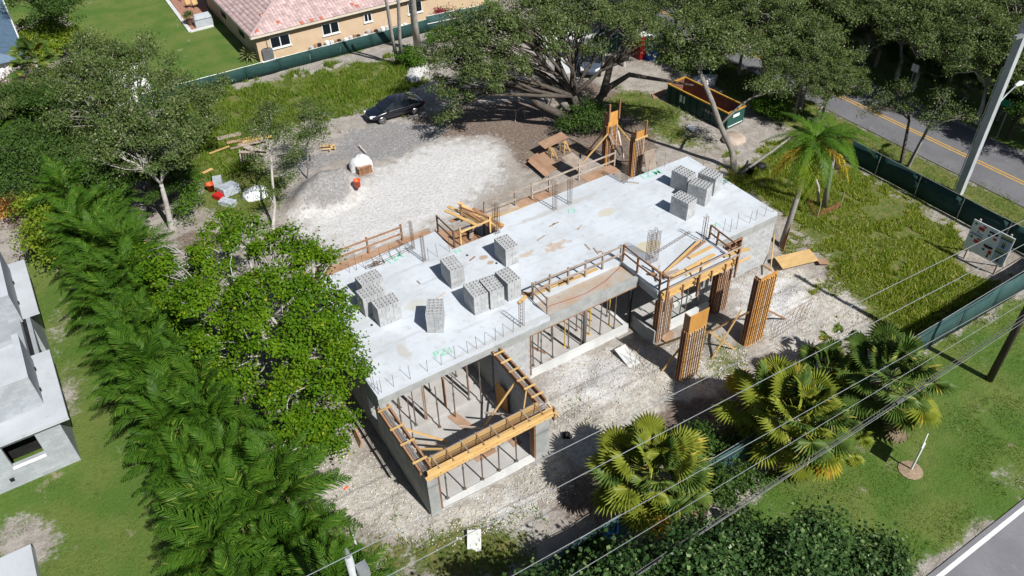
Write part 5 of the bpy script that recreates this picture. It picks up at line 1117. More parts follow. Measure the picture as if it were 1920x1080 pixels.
for k in range(26):   # pots and stones lined along the wall
    u = 14.3 + k*.38; mt = [m_stone_w, m_lum_red, m_black, m_conc, m_white][k % 5]; hgt = r.uniform(.25, .6); nm = ['stone', 'pot', 'pot', 'block', 'pot'][k % 5]
    o = MB().lathe([(.16, 0), (.22, hgt*.7), (.2, hgt)], 8 if nm != 'block' else 4, (u, 45.2 + r.uniform(-.15, .15), 0)).build('garden_' + nm, mt); tag(o, {'stone': 'pale stone in the row along the peach wall', 'block': 'grey block in the row along the peach wall', 'pot': ('brown', 'black', '', '', 'white')[k % 5 - 1 if k % 5 < 4 else 4] + ' garden pot in the row along the peach wall'}[nm], nm, 'garden row %s by peach wall' % (nm + str(k % 5)))
# ------------------------------------------------------------------ concrete house on the left
m_nb = M('concrete_neighbour', (.40, .43, .455), (.34, .365, .385), (.30, .32, .335), scale=.8, bump=.25); m_nbw = M('concrete_neighbour_pale', (.45, .48, .51), (.40, .425, .45), (.35, .37, .39), scale=.7, bump=.15)
nt = m_nb.node_tree; nn = nt.nodes; ll = nt.links; pb = nn['Principled BSDF']; src = pb.inputs['Base Color'].links[0].from_socket
g_ = nn.new('ShaderNodeNewGeometry'); sx_ = nn.new('ShaderNodeSeparateXYZ'); ll.new(g_.outputs['Position'], sx_.inputs[0]); cx_ = nn.new('ShaderNodeCombineXYZ'); ll.new(mathn(nt, 'ADD', sx_.outputs[0], sx_.outputs[1]), cx_.inputs[0]); ll.new(sx_.outputs[2], cx_.inputs[1])
bk = nn.new('ShaderNodeTexBrick'); ll.new(cx_.outputs[0], bk.inputs['Vector']); bk.inputs['Scale'].default_value = 1; bk.inputs['Brick Width'].default_value = .4; bk.inputs['Row Height'].default_value = .2; bk.inputs['Mortar Size'].default_value = .008
bk.inputs['Color1'].default_value = (1, 1, 1, 1); bk.inputs['Color2'].default_value = (.78, .79, .8, 1); bk.inputs['Mortar'].default_value = (.72, .72, .72, 1)
ll.new(mixc(nt, .8, src, bk.outputs[0], 'MULTIPLY'), pb.inputs['Base Color'])
N = thing('neighbour_house', 'grey concrete two level house shell beyond the palm hedge', 'house', (-13, 8, 0))
block_wall('x', 7.76, -24, -12.6, -.2, 3.0, [(-15.1, -13.7, 1.3, 2.6)], False, 'wall', m_nb, N); block_wall('y', -12.7, 7.87, 21.5, -.2, 3.0, [(13.2, 15.3, 0, 2.7)], False, 'wall', m_nb, N)
MB().box(-24, -12.81, 9.5, 21.5, -.1, 2.95).build('dark_interior_fill', m_black, N)  # solid black block behind the openings, the unlit inside put in as colour
mb = MB(); mb.box(-24, -12.1, 7.3, 8.6, 3.0, 3.2); mb.box(-13.0, -12.1, 8.6, 12.5, 3.0, 3.2); mb.build('ledge', m_nbw, N); MB().box(-13.0, -12.1, 15.95, 21.2, 3.0, 3.2).build('ledge', m_nbw, N)
MB().box(-24, -13.0, 8.6, 21.4, 3.0, 3.18).build('roof_slab', m_nb, N)
for (y0, y1, top) in ((8.75, 12.1, 5.0), (15.5, 20.6, 5.0)):
    mb = MB(); x1 = -12.9; mb.box(-24, x1, y0, y0+.25, 3.18, top); mb.box(x1-.25, x1, y0+.25, y1, 3.18, top); mb.box(-24, x1-.25, y1-.25, y1, 3.18, top); mb.build('upper_wall', m_nb, N)
    MB().box(-24, x1-.25, y0+.25, y1-.25, 4.3, top-.3).build('upper_roof', m_nbw, N)
    mb = MB(); mb.box(-24, x1+.02, y0-.02, y0+.27, top, top+.06); mb.box(x1-.27, x1+.02, y0+.27, y1, top, top+.06); mb.build('parapet_cap', m_nbw, N)
mb = MB(); mb.box(-24, -13.0, 12.1, 15.5, 3.18, 3.4); mb.build('roof_step', m_nb, N)
MB().box(-15.1, -13.7, 7.55, 7.64, 1.18, 1.3).build('window_sill', m_white, N)
mb = MB(); mb.box(-13.7, -13.5, 12.8, 15.4, -.1, 1.5); mb.build('side_wall', m_nb, N)
for x in (-15.5, -18.2): MB().box(x, x+.18, 7.59, 7.655, .5, .68).build('vent_hole', m_black, N)
for y in (9.6, 11.2, 17, 19): MB().box(-12.895, -12.84, y, y+.16, 3.25, 3.38).build('scupper', m_black, N)
MB().tube([(-12.55, 12.7, 0), (-12.55, 12.7, 3.0)], .05, 8).build('downpipe', m_galv, N)
p = P(10, 1050); tag(MB().box(p[0]-3, P(66, 1032)[0], p[1]-4, P(66, 1032)[1], -.1, .5).build('concrete_box', m_nbw), 'low pale concrete box on the lawn beyond hedge', 'concrete box')
# slate roofed house corner at top left
T = thing('neighbour_house', 'white house with slate blue metal roof at the rear left', 'house', (-10, 60, 0)); MB().box(-22, -8.7, 50, 72, -.1, 3.6).build('wall', m_white, T)
mb = MB(); mb.add([(-8.0, 49.5, 3.7), (-8.0, 73, 3.7), (-15, 73, 6.2), (-15, 52, 6.2), (-22, 49.5, 3.7), (-22, 73, 3.7)], [(0, 1, 2, 3), (3, 2, 5, 4), (0, 3, 4)]).build('roof', M('metal_roof_slate', (.10, .16, .23), (.08, .13, .19), rough=.5), T)
MB().box(-8.6, -7.9, 49.4, 73, 3.5, 3.69).build('fascia', m_white, T)
for k in range(18): MB().beam((-8.0, 50.2+1.2*k, 3.74), (-14.8, 51.5+1.2*k, 6.2), .05, .06).build('roof_seam', bpy.data.materials['metal_roof_slate'], T)
T = thing('garden_shed', 'small white garden shed half hidden by grey trees', 'shed', (-.6, 46, 0)); c = P(250, 140, 2.3); MB().obox((c[0] - .6, c[1] + .8, 0), 3.0, 2.4, 2.2).build('wall', m_white, T)
MB().add([(c[0]-2.3, c[1]-.6, 2.2), (c[0]+1.1, c[1]-.6, 2.2), (c[0]+1.1, c[1]+.8, 2.75), (c[0]-2.3, c[1]+.8, 2.75), (c[0]+1.1, c[1]+2.2, 2.2), (c[0]-2.3, c[1]+2.2, 2.2)], [(0, 1, 2, 3), (3, 2, 4, 5), (1, 4, 2), (0, 3, 5), (0, 5, 4, 1)]).build('roof', m_white, T)

# ------------------------------------------------------------------ vegetation
lf_oak = leafmat('leaf_oak', (.042, .074, .019), (.14, .185, .058), (.26, .27, .17), .2, .55, .07, spec=.1)
lf_olive = leafmat('leaf_grey_green', (.040, .076, .018), (.135, .185, .056), (.25, .25, .15), .2, .55, .06, spec=.1)
lf_dark = leafmat('leaf_dark', (.022, .055, .010), (.075, .135, .026), None, .18, .5, spec=.15)
lf_bright = leafmat('leaf_bright', (.036, .10, .004), (.12, .21, .010), (.28, .27, .02), .18, .42, .012, .6, spec=.08)
lf_lime = leafmat('leaf_lime', (.11, .19, .012), (.21, .28, .03), (.30, .26, .05), .3, .4, .04)
lf_shrub = leafmat('leaf_shrub', (.045, .11, .012), (.10, .19, .025), None, .3, .45)
lf_grape = leafmat('leaf_sea_grape', (.022, .053, .015), (.062, .119, .035), (.163, .237, .088), .2, .32, .10)
lf_areca = leafmat('leaf_areca', (.020, .062, .006), (.070, .145, .014), (.14, .19, .03), .16, .45, .03, spec=.08)
lf_fan = leafmat('leaf_fan', (.14, .185, .018), (.27, .30, .045), (.42, .36, .06), .3, .38, .06)
lf_fan_d = leafmat('leaf_fan_dark', (.046, .098, .018), (.124, .182, .039), (.312, .286, .065), .25, .4, .06)
lf_queen = leafmat('leaf_queen', (.04, .105, .010), (.105, .19, .02), None, .25, .4)
lf_yellow = leafmat('leaf_yellowing', (.42, .31, .03), (.48, .42, .06), (.40, .22, .03), .3, .5, .2)
lf_dead = leafmat('leaf_dead', (.22, .16, .10), (.32, .26, .18), None, .15, .7)
lf_pink = leafmat('petal_pink', (.50, .30, .38), (.62, .55, .55), (.08, .13, .03), .3, .6, .35)
lf_red = leafmat('petal_red', (.30, .02, .06), (.40, .05, .10), (.06, .11, .02), .3, .6, .3)

def leaves(name, C, D, L, Wd, mat, up=.5, seed=1):
    """one kite-shaped face per leaf; C centres, D outward directions, L lengths"""
    r = np.random.default_rng(seed); n = len(C)
    N = D*.6 + r.normal(0, .7, (n, 3)) + [0, 0, up]; N /= np.linalg.norm(N, axis=1, keepdims=True)
    T = r.normal(0, 1, (n, 3)); T -= N * (T*N).sum(1, keepdims=True); T /= np.linalg.norm(T, axis=1, keepdims=True); S_ = np.cross(N, T)
    L = L[:, None]; W_ = L*Wd
    V = np.stack([C - T*L*.5, C + S_*W_*.5 + T*L*.05, C + T*L*.5 - N*L*.08, C - S_*W_*.5 + T*L*.05], 1).reshape(-1, 3)
    me = bpy.data.meshes.new(name); fast_mesh(me, V, np.arange(4*n).reshape(-1, 4)); me.materials.append(mat); return me

def foliage(blobs, nleaf, lsize, clump, seed, flat=.8, per=None):
    """leaf centres gathered in clumps near the skin of several lobes; returns centres, directions, clump points by lobe"""
    r = np.random.default_rng(seed); vol = np.array([b_[3]**2 for b_ in blobs]); share = vol/vol.sum(); Cs, Ds, cl = [], [], []
    for b_, s in zip(blobs, share):
        n = int(nleaf*s); k = max(6, int(per*b_[3]**2) if per else n//130); d = r.normal(0, 1, (k, 3)); d[:, 2] = np.abs(d[:, 2])*.9 - .35*r.random(k); d /= np.linalg.norm(d, axis=1, keepdims=True)
        rad = b_[3]*(.45 + .6*r.random((k, 1))**.6); cc = np.array(b_[:3]) + d*rad*[1, 1, flat]; cl.append(cc)
        i = r.integers(0, k, n); j = r.normal(0, 1, (n, 3))*clump*(.6 + .8*r.random((k, 1))[i])*[1, 1, .6]; Cs.append(cc[i] + j); dd = d[i]*.7 + j/(clump*2); Ds.append(dd/np.linalg.norm(dd, axis=1, keepdims=True))
    return np.concatenate(Cs), np.concatenate(Ds), cl

def limb(mb, a, b_, r0, r1, bend, seed, n=5, sides=6):
    r = random.Random(seed); a = Vector(a); b_ = Vector(b_); d = b_-a; off = Vector((r.uniform(-1, 1), r.uniform(-1, 1), r.uniform(-.2, 1)))*bend*d.length; pts = []; rs = []
    for i in range(n+1): f = i/n; pts.append(a + d*f + off*math.sin(f*math.pi) + Vector((r.uniform(-1, 1), r.uniform(-1, 1), r.uniform(-1, 1)))*.03*d.length*(0 < i < n)); rs.append(r0*(1-f) + r1*f)
    mb.tube(pts, rs, sides); return pts
def tree_meshes(name, base, forks, blobs, nleaf, lsize, aspect, leafm, barkm, clump, seed, tr=.25, per=None, twig=True, flat=.8, up=.5):
    """base, forks = trunk polyline; every lobe gets a limb from the fork and twigs to its clumps"""
    wood = MB(); pts = [Vector(base)] + [Vector(f) for f in forks]; n = len(pts); wood.tube([pts[0] + Vector((0, 0, -.15))] + pts, [tr*1.35] + [tr*(1-.4*i/max(1, n-1)) for i in range(n)], 9)
    C, D, cl = foliage(blobs, nleaf, lsize, clump, seed, flat, per); r = random.Random(seed)
    for bi, (b_, cc) in enumerate(zip(blobs, cl)):
        src = min(pts[1:] or pts, key=lambda q: (q - Vector(b_[:3])).length); lp = limb(wood, src, b_[:3], tr*.42, tr*.16, .12, seed+bi)
        if twig:
            for ci, c in enumerate(cc[:40]): s = lp[r.choice((2, 3, 4, 5))]; limb(wood, s, c, tr*.17, .014, .15, seed*7 + bi*100 + ci, 3, 4)
    rr = np.random.default_rng(seed+5); L = lsize*(.65 + .7*rr.random(len(C)))
    return wood.mesh('trunk', barkm, True), leaves('crown', C, D, L, aspect, leafm, up, seed+9)
def plant_tree(name, label, base, meshes, group=None, rz=0, s=1.0, cat='tree'):
    t = thing(name, label, cat, base, group, rz); t.scale = (s, s, s*1.0)
    link('trunk', meshes[0], t, loc=(0, 0, 0)); kind(link('crown', meshes[1], t, loc=(0, 0, 0)), 'stuff'); return t
def tree_at(name, label, base, forks, blobs, *a, group=None, **k):
    """tree given by points in the place; turned into its own frame"""
    bx = Vector(base); loc = lambda q: (q[0]-bx.x, q[1]-bx.y, q[2]-bx.z)
    ms = tree_meshes(name, (0, 0, 0), [loc(f) for f in forks], [(*loc(b_), b_[3]) for b_ in blobs], *a, **k)
    return plant_tree(name, label, base, ms, group)
def BL(px, py, z, r): return (*P(px, py, z), r)

# big-leaved tree over the slab corner
tree_at('broadleaf_tree', 'large bright green tree with glossy round leaves over the slab corner', PG(562, 800), [P(566, 740, 1.6), P(545, 670, 3.2)],
    [BL(330, 505, 5.2, 1.38), BL(420, 480, 6.2, 1.63), BL(520, 480, 6.0, 1.63), BL(590, 500, 5.6, 1.12), BL(330, 560, 4.8, 1.03), BL(400, 560, 6.2, 1.63), BL(500, 565, 6.6, 1.81), BL(590, 570, 5.8, 1.38), BL(635, 600, 5.0, 0.86), BL(410, 650, 5.2, 1.20), BL(520, 650, 5.4, 1.55), BL(610, 670, 4.6, 1.20), BL(655, 690, 4.2, 0.69), BL(545, 740, 3.8, 1.29), BL(610, 740, 3.2, 1.03), BL(560, 810, 2.2, 1.03), BL(600, 805, 1.6, 0.77), BL(400, 700, 4.2, 0.69), BL(455, 700, 4.6, 0.86), BL(420, 425, 5.5, 0.95), BL(285, 480, 4.8, .7), BL(300, 530, 4.4, .6), BL(470, 430, 5.6, .8), BL(600, 470, 5.4, .7), BL(360, 600, 4.6, .6), BL(350, 660, 4.0, .6), BL(575, 620, 6.2, .9), BL(640, 640, 4.8, .7), BL(480, 600, 7.0, .9), BL(610, 835, 1.2, .8), BL(570, 838, 1.2, .9), BL(630, 790, 1.8, .9), BL(590, 780, 2.6, 1.0), BL(545, 850, .8, .7), BL(500, 740, 3.4, .7)],
    56000, .14, .8, lf_bright, m_bark_pale, .25, 3, tr=.30, per=7.5, flat=.8, up=.8)
tree_at('broadleaf_tree', 'yellow green bushy tree at the end of the palm hedge', PG(95, 480), [P(95, 450, 1.2)], [BL(75, 395, 3.0, 1.2), BL(110, 420, 3.2, 1.2), BL(85, 440, 2.2, 1.2), BL(70, 380, 3.4, .9), BL(100, 470, 1.4, .9), BL(60, 410, 2.2, .8)], 7000, .19, .6, lf_lime, m_bark, .3, 4, tr=.12, per=10)
# sea grape thicket in front
tree_at('sea_grape', 'dark sea grape bush with round leaves on the road verge', PG(1440, 1075), [P(1450, 1060, 1.0)], [BL(1240, 1075, 3.6, 1.1), BL(1310, 1040, 4.0, 1.1), BL(1390, 1030, 4.2, 1.2), BL(1470, 1040, 4.4, 1.3), BL(1550, 1000, 3.5, .9), BL(1560, 1050, 2.9, 1.2), BL(1640, 1045, 2.5, 1.0), BL(1690, 1075, 2.1, .8), BL(1500, 1085, 2.7, 1.4), BL(1380, 1090, 3.6, 1.4), BL(1285, 1090, 3.2, 1.2), BL(1600, 1095, 2.3, 1.2)], 22000, .15, .85, lf_grape, m_bark_dark, .3, 6, tr=.12, per=10, up=.7)
for k, (x, y) in enumerate(((-.6, -12.7), (2.4, -13.6), (5.0, -14.6))):
    tree_at('sea_grape', ['tall sea grape by the palm hedge on the verge', 'tall sea grape on the verge before the garage', 'tall sea grape on the verge next to the low thicket'][k], (x, y, 0), [(x, y, 1.5)], [(x-1.2, y-.3, 4.2, 1.3), (x+1.2, y-.2, 4.4, 1.3), (x, y, 4.9, 1.3), (x+.3, y-.8, 4.4, 1.4), (x, y+.3, 3.0, 1.3)], 9000, .17, .85, lf_grape, m_bark_dark, .34, 130+k, tr=.14, per=9)
# grey-green trees on the left
tree_at('shade_tree', 'grey green tree with forked pale trunk at the edge of the palm hedge', PG(322, 428), [P(310, 375, 2.2), P(302, 345, 3.4)], [BL(250, 250, 6.5, 1.8), BL(320, 265, 6.2, 1.6), BL(290, 215, 7.4, 1.8), BL(220, 290, 5.8, 1.5), BL(350, 240, 6.0, 1.2), BL(270, 310, 4.8, 1.4), BL(330, 310, 4.6, 1.0)], 24000, .16, .5, lf_olive, m_bark_pale, .33, 7, tr=.2, per=8)
tree_at('shade_tree', 'spreading grey green tree before the small white shed', PG(250, 350), [P(250, 300, 2.5), P(245, 270, 4)], [BL(200, 130, 8.0, 2.2), BL(270, 120, 8.0, 2.0), BL(150, 150, 7.5, 1.8), BL(240, 180, 7.2, 2.0), BL(150, 205, 6.5, 1.8), BL(315, 185, 6.5, 1.4), BL(180, 100, 8.4, 1.6), BL(330, 150, 6.8, .9)], 29000, .16, .5, lf_olive, m_bark, .34, 8, tr=.22, per=6)
tree_at('shade_tree', 'thin small leaved tree at the weedy edge of the rear yard', PG(372, 270), [P(372, 240, 1.8)], [BL(385, 195, 4.6, 1.3), BL(410, 165, 4.8, .9), BL(360, 180, 5, 1.0), BL(395, 225, 3.6, 1.0)], 9000, .14, .5, lf_olive, m_bark, .3, 9, tr=.1, per=8)
tree_at('shade_tree', 'dark leafy tree rising from the hedge beside the yellow green bush', PG(140, 400), [P(140, 360, 2)], [BL(100, 300, 4.5, 1.8), BL(40, 280, 5.0, 1.8), BL(30, 330, 4.2, 1.6), BL(170, 330, 4.2, 1.6), BL(100, 350, 3.6, 1.5), BL(200, 340, 3.6, 1.3)], 20000, .17, .5, lf_dark, m_bark_dark, .44, 10, tr=.18, per=6)
tree_at('sapling_tree', 'sparse young tree with pale slim trunk beside the dirt pile', PG(512, 430), [P(515, 385, 1.6), P(510, 330, 3.2), P(508, 290, 4.2)], [BL(490, 245, 5.6, .9), BL(530, 250, 5.4, .8), BL(510, 215, 6.4, .9), BL(550, 290, 4.4, .6), BL(485, 300, 4.0, .6), BL(540, 330, 3.2, .5), BL(500, 360, 2.4, .5)], 6500, .13, .5, lf_olive, m_bark_pale, .3, 11, tr=.11, per=16)
tree_at('sapling_tree', 'sparse young tree behind the dirt pile', PG(577, 335), [P(577, 305, 1.4), P(577, 270, 2.8)], [BL(580, 235, 4.4, .9), BL(560, 260, 3.8, .7), BL(600, 250, 3.6, .7), BL(570, 205, 5.4, .7), BL(605, 220, 4.6, .6), BL(545, 300, 3, .5)], 5500, .13, .5, lf_olive, m_bark, .3, 12, tr=.06, per=16)
# the live oak and its neighbours
tree_at('live_oak', 'wide live oak with dark forked limbs shading the rear yard', PG(1085, 240), [P(1083, 205, 1.4), P(1075, 180, 2.4)],
    [BL(848, 130, 5.2, 1.8), BL(850, 185, 3.6, 1.3), BL(890, 100, 6.2, 2.1), BL(900, 150, 5.0, 1.8), BL(960, 75, 7.0, 2.2), BL(960, 130, 5.6, 1.5), BL(1010, 40, 7.6, 2.2), BL(930, 50, 7.6, 2.2), BL(870, 60, 7.0, 1.8), BL(1040, 90, 7.0, 1.0), BL(840, 215, 2.4, .8), BL(1090, 20, 8.0, 2.0), BL(1150, 45, 7.4, 1.4), BL(1010, 0, 8.5, 2), BL(812, 105, 4.8, 1.2), BL(822, 160, 3.6, 1.0), BL(1060, 50, 7.4, 1.8), BL(1200, 60, 6.8, 1.6), BL(1120, 90, 6, 1.0)], 50000, .16, .5, lf_oak, m_bark_dark, .29, 13, tr=.42, per=7)
oakw = MB()
t = thing('leaning_limb', 'long dark oak limbs sweeping low toward the dumpster', 'tree limb', PG(1110, 235))
for k, pl in enumerate(([(1092, 222, .8), (1140, 165, 2.4), (1180, 140, 3.4), (1240, 150, 3.2), (1300, 160, 3.0)], [(1130, 180, 2.0), (1145, 120, 4.0), (1175, 110, 4.8), (1190, 60, 6.4)], [(1075, 215, .9), (1020, 150, 3.2), (1012, 110, 4.6), (1000, 60, 6.5)], [(1080, 220, .8), (1045, 130, 3.6), (1050, 70, 6)], [(1072, 225, .7), (1010, 195, 2.2), (960, 150, 4.2), (900, 140, 5)])):
    MB().tube([P(*q) for q in pl], [.34, .26, .2, .13, .07][:len(pl)], 8).build('limb', m_bark_dark if k != 2 else m_bark, t, True)
tree_at('shrub_thicket', 'dark shrubs growing thickly round the oak trunk', PG(1085, 250), [PG(1085, 245)], [BL(1075, 235, .9, 1.0), BL(1105, 225, 1.2, 1.1), BL(1130, 210, 1.0, .9), BL(1095, 205, 1.6, .9), BL(1060, 215, 1.0, .7), BL(1140, 235, .7, .7)], 7000, .16, .5, lf_dark, m_bark_dark, .3, 14, tr=.06, per=10)
tree_at('shade_tree', 'grey trunked tree leaning beside the slab end with open crown', PG(1378, 320), [P(1372, 280, 1.5), P(1350, 235, 3.2), P(1335, 190, 5), P(1310, 130, 7)], [BL(1290, 60, 9, 1.8), BL(1340, 75, 8.5, 1.6), BL(1260, 100, 7.6, 1.6), BL(1320, 120, 7.4, 1.4), BL(1400, 90, 8.0, 1.5), BL(1445, 170, 5.6, 1.1), BL(1360, 60, 9, 1.2)], 20000, .16, .5, lf_oak, m_bark, .32, 15, tr=.24, per=9)
# prototypes for the woods along the side street
def proto(seed, nb, R, Hh, leafm, bark, n=21000, ls=.17, tr=.2):
    r = random.Random(seed); fk = [(r.uniform(-.2, .2), r.uniform(-.2, .2), Hh*.25), (r.uniform(-.5, .5), r.uniform(-.5, .5), Hh*.45)]; bl = []
    for k in range(nb): a = k*2.4 + r.uniform(-.3, .3); q = R*math.sqrt((k+.5)/nb); bl.append((q*math.cos(a), q*math.sin(a), Hh*(.98 - .28*(q/R)**2) + r.uniform(-.5, .5), R*.42*r.uniform(.8, 1.15)))
    return tree_meshes('p', (0, 0, 0), fk, bl, n, ls, .5, leafm, bark, .29, seed, tr=tr, per=6)
protos = [proto(41, 9, 3.6, 7.2, lf_oak, m_bark_pale), proto(42, 8, 3.2, 6.6, lf_olive, m_bark), proto(43, 10, 4.0, 7.8, lf_oak, m_bark), proto(44, 8, 3.0, 6.2, lf_dark, m_bark_dark)]
near = [(1240, 120, 2, .95), (1300, 115, 0, .9), (1170, 125, 0, .85), (1225, 60, 0, 1.1), (1290, 70, 2, 1.1), (1385, 140, 2, .85), (1480, 180, 3, .85), (1540, 150, 1, .95), (1590, 120, 2, 1.0), (1150, 60, 2, 1.0), (1350, 135, 1, .8), (1440, 190, 0, .85), (1470, 150, 2, 1.0), (1390, 110, 3, .9), (1340, 60, 2, 1.0), (1430, 85, 0, 1.0), (1520, 120, 2, .95), (1500, 205, 1, .85), (1560, 175, 0, .9), (1270, 40, 0, 1.0), (1180, 40, 1, 1.0), (1360, 10, 3, 1.0), (1480, 45, 1, 1.0), (1560, 80, 3, 1.0), (1600, 200, 1, .7), (1200, -15, 2, 1.0), (1280, -15, 1, 1.0), (1420, -5, 2, 1.1), (1090, -20, 0, 1.0), (1450, 240, 2, .7), (1530, 235, 0, .7), (1400, 40, 0, 1.0), (1460, 110, 3, .9), (1130, 15, 3, .9)]
farr = [(1640, 125, 2, 1.0), (1710, 170, 0, 1.0), (1770, 195, 2, .95), (1830, 232, 0, 1.0), (1890, 258, 3, .95), (1930, 290, 1, 1.0), (1720, 110, 3, 1.0), (1790, 145, 0, 1.0), (1860, 180, 2, 1.0), (1925, 215, 3, 1.0), (1660, 70, 1, 1.0), (1745, 75, 3, .9), (1900, 140, 0, 1.0), (1830, 100, 1, .8), (1600, 40, 2, 1.0), (1530, 10, 3, 1.0), (1610, -10, 0, 1.0), (1960, 250, 2, 1.0), (1985, 320, 2, 1.0), (1680, 150, 0, 1.0), (1740, 140, 2, 1.0), (1810, 185, 1, 1.0), (1870, 225, 2, .9), (1640, 20, 3, .9), (1780, 110, 2, .9), (1850, 140, 3, 1.0)]
kinds = ['pale trunked oak', 'grey green tree', 'broad oak', 'dark leafed tree']
for lst, grp, where in ((near, 'trees between the site and the side street', 'in the grove between dumpster and side street'), (farr, 'trees past the side street', 'in the wood past the side street')):
    for k, (px, py, pk, s) in enumerate(lst):
        b_ = P(px, py); s *= .9
        if 42.6 < b_[0] < 50.8: b_ = (42.0 if b_[0] < 46.5 else 52.0, b_[1], 0)
        if 37.9 < b_[0] < 39.6: b_ = (40.2, b_[1], 0)
        plant_tree('grove_tree', kinds[pk] + ' ' + where, b_, protos[pk], grp + ', ' + kinds[pk], rz=U(0, 6.3), s=s)
for k in range(20):
    b_ = (51.3 + U(-.3, 1.2), -12 + 2.4*k + U(-.5, .5), 0); pk = (3, 1, 3, 0)[k % 4]
    plant_tree('roadside_shrub', ['pale twigged', 'grey green', '', 'dark leafed'][pk] + ' low shrub along the far edge of the side street', b_, protos[pk], 'low shrubs past the side street, ' + kinds[pk], rz=U(0, 6.3), s=U(.32, .48), cat='shrub')
for k, (px, py, pk, s_) in enumerate(((60, 370, 3, .75), (185, 400, 1, .7), (235, 395, 3, .6), (285, 405, 3, .55), (20, 300, 1, .8), (115, 290, 3, .85), (200, 350, 1, .8), (150, 260, 1, .8), (10, 390, 3, .6), (330, 380, 3, .5), (290, 350, 1, .6))):
    plant_tree('grove_tree', kinds[pk] + ' in the thicket at the end of the palm hedge', P(px, py), protos[pk], 'trees in the thicket past the palm hedge, ' + kinds[pk], rz=U(0, 6.3), s=s_)
for k, (a, b_, c, l) in enumerate((((1690, 305), (1705, 225), (1660, 190), 'slim bare branched tree between screen fence and side street, dark'), ((1703, 312), (1740, 240), (1755, 215), 'slim bare branched tree between screen fence and side street, grey leaning'))):
    tree_at('street_tree', l, PG(*a), [P(*b_, 3.6)], [BL(c[0], c[1], 4.6, .9), BL(c[0] + 45, c[1] + 8, 4.6, .8), BL(c[0] - 25, c[1] + 15, 4.2, .7), BL(c[0] + 15, c[1] - 25, 5.2, .8)], 2300, .12, .45, lf_oak, m_bark_dark if k == 0 else m_bark, .3, 60 + k, tr=.14, per=14)
# trees at the upper left and along the rear fence
tree_at('shade_tree', 'dark tree overhanging the rear lawn by slate roof house', P(95, 60), [P(95, 30, 2.5)], [BL(60, 10, 5, 2.2), BL(110, 5, 5, 2.0), BL(50, -20, 6, 2.4), BL(130, 20, 4, 1.4), BL(90, 35, 3, 1.5)], 12000, .17, .5, lf_dark, m_bark_dark, .4, 16, tr=.2, per=5)
tree_at('ivy_hedge', 'bright green clipped leafy hedge beside the rear lawn', P(95, 100), [P(95, 90, .5)], [BL(60, 60, 1.6, 1.3), BL(95, 55, 1.6, 1.3), BL(125, 62, 1.5, 1.2), BL(60, 85, 1.3, 1.2), BL(95, 85, 1.4, 1.3), BL(130, 85, 1.3, 1.1), BL(110, 40, 1.8, 1.1), BL(70, 105, 1.0, 1.0)], 12000, .17, .65, lf_lime, m_bark, .35, 17, tr=.06, per=9)
tree_at('flowering_bush', 'pink and white flowering bush by white house wall', P(35, 190), [P(35, 180, .8)], [BL(30, 130, 2.6, 1.3), BL(50, 155, 2.2, 1.1), BL(20, 165, 2.2, 1.2), BL(40, 185, 1.5, 1.1), BL(60, 200, 1.2, .9)], 6000, .16, .6, lf_pink, m_bark, .32, 18, tr=.08, per=10)
tree_at('flowering_bush', 'leafy green bush left of the pink flowers under trees', P(20, 250), [P(20, 240, .8)], [BL(15, 215, 2.6, 1.4), BL(35, 235, 2.2, 1.2), BL(5, 250, 2.5, 1.4), BL(60, 260, 1.8, 1.2)], 6500, .17, .6, lf_shrub, m_bark, .34, 19, tr=.08, per=9)
for k, (px, py, bl, l) in enumerate((((855), 62, [(835, 65, .8, 1.0), (860, 60, .8, 1.0), (885, 58, .7, .9), (815, 72, .6, .8)], 'bright leafy shrubs along the mesh gate by rear fence'), (772, 118, [(765, 108, 1.0, .9), (780, 100, 1.0, .8), (785, 115, .7, .7)], 'green shrub at the foot of the thick grey trunk'), (340, 320, [(340, 330, .8, .9), (350, 350, .8, .9), (365, 370, .7, .8), (345, 300, .8, .8), (350, 395, .7, .8)], 'leafy green shrubs beside the forked pale trunk'), (1450, 205, [(1440, 200, 1.0, .8), (1455, 205, .8, .7)], 'bright shrub behind the queen palm'))):
    tree_at('garden_shrub', l, PG(px, py), [PG(px, py)], [BL(*b_) for b_ in bl], 4200, .16, .55, lf_shrub, m_bark, .28, 70 + k, tr=.04, per=12, cat='shrub') if False else tree_at('garden_shrub', l, PG(px, py), [PG(px, py)], [BL(*b_) for b_ in bl], 4200, .16, .55, lf_shrub, m_bark, .28, 70 + k, tr=.04, per=12)
for k, (x, y, l) in enumerate(((11.3, -10.9, 'low dark shrub outside the screen fence between the two brightest palms'), (18.0, -9.0, 'dark shrub inside the screen fence behind the middle palms'), (4.2, -10.9, 'dark shrub against the lettered screen fence'), (12.4, -8.9, 'dark scrub inside the fence between the two brightest palms'))):
    tree_at('fence_shrub', l, (x, y, 0), [(x, y, .4)], [(x-.7, y, .9, .8), (x+.7, y, .9, .8), (x, y+.2, 1.3, .8)], 3500, .17, .5, lf_dark, m_bark_dark, .25, 150 + k, tr=.05, per=14)
c = P(833, 50); tree_at('flowering_bush', 'red flowering bush behind the mesh gate by peach house', P(825, 45), [P(825, 42, .4)], [BL(822, 28, 1.0, .7), BL(832, 26, 1.0, .6)], 1400, .15, .6, lf_red, m_bark, .25, 80, tr=.04, per=12)
pt, pc = POT
C, D, cl = foliage([(pc[0], pc[1], 1.0, .45)], 700, .12, .12, 81, 1.0, 60); kind(link('foliage', leaves('foliage', C, D, np.full(len(C), .15), .5, lf_oak), pt), 'stuff')
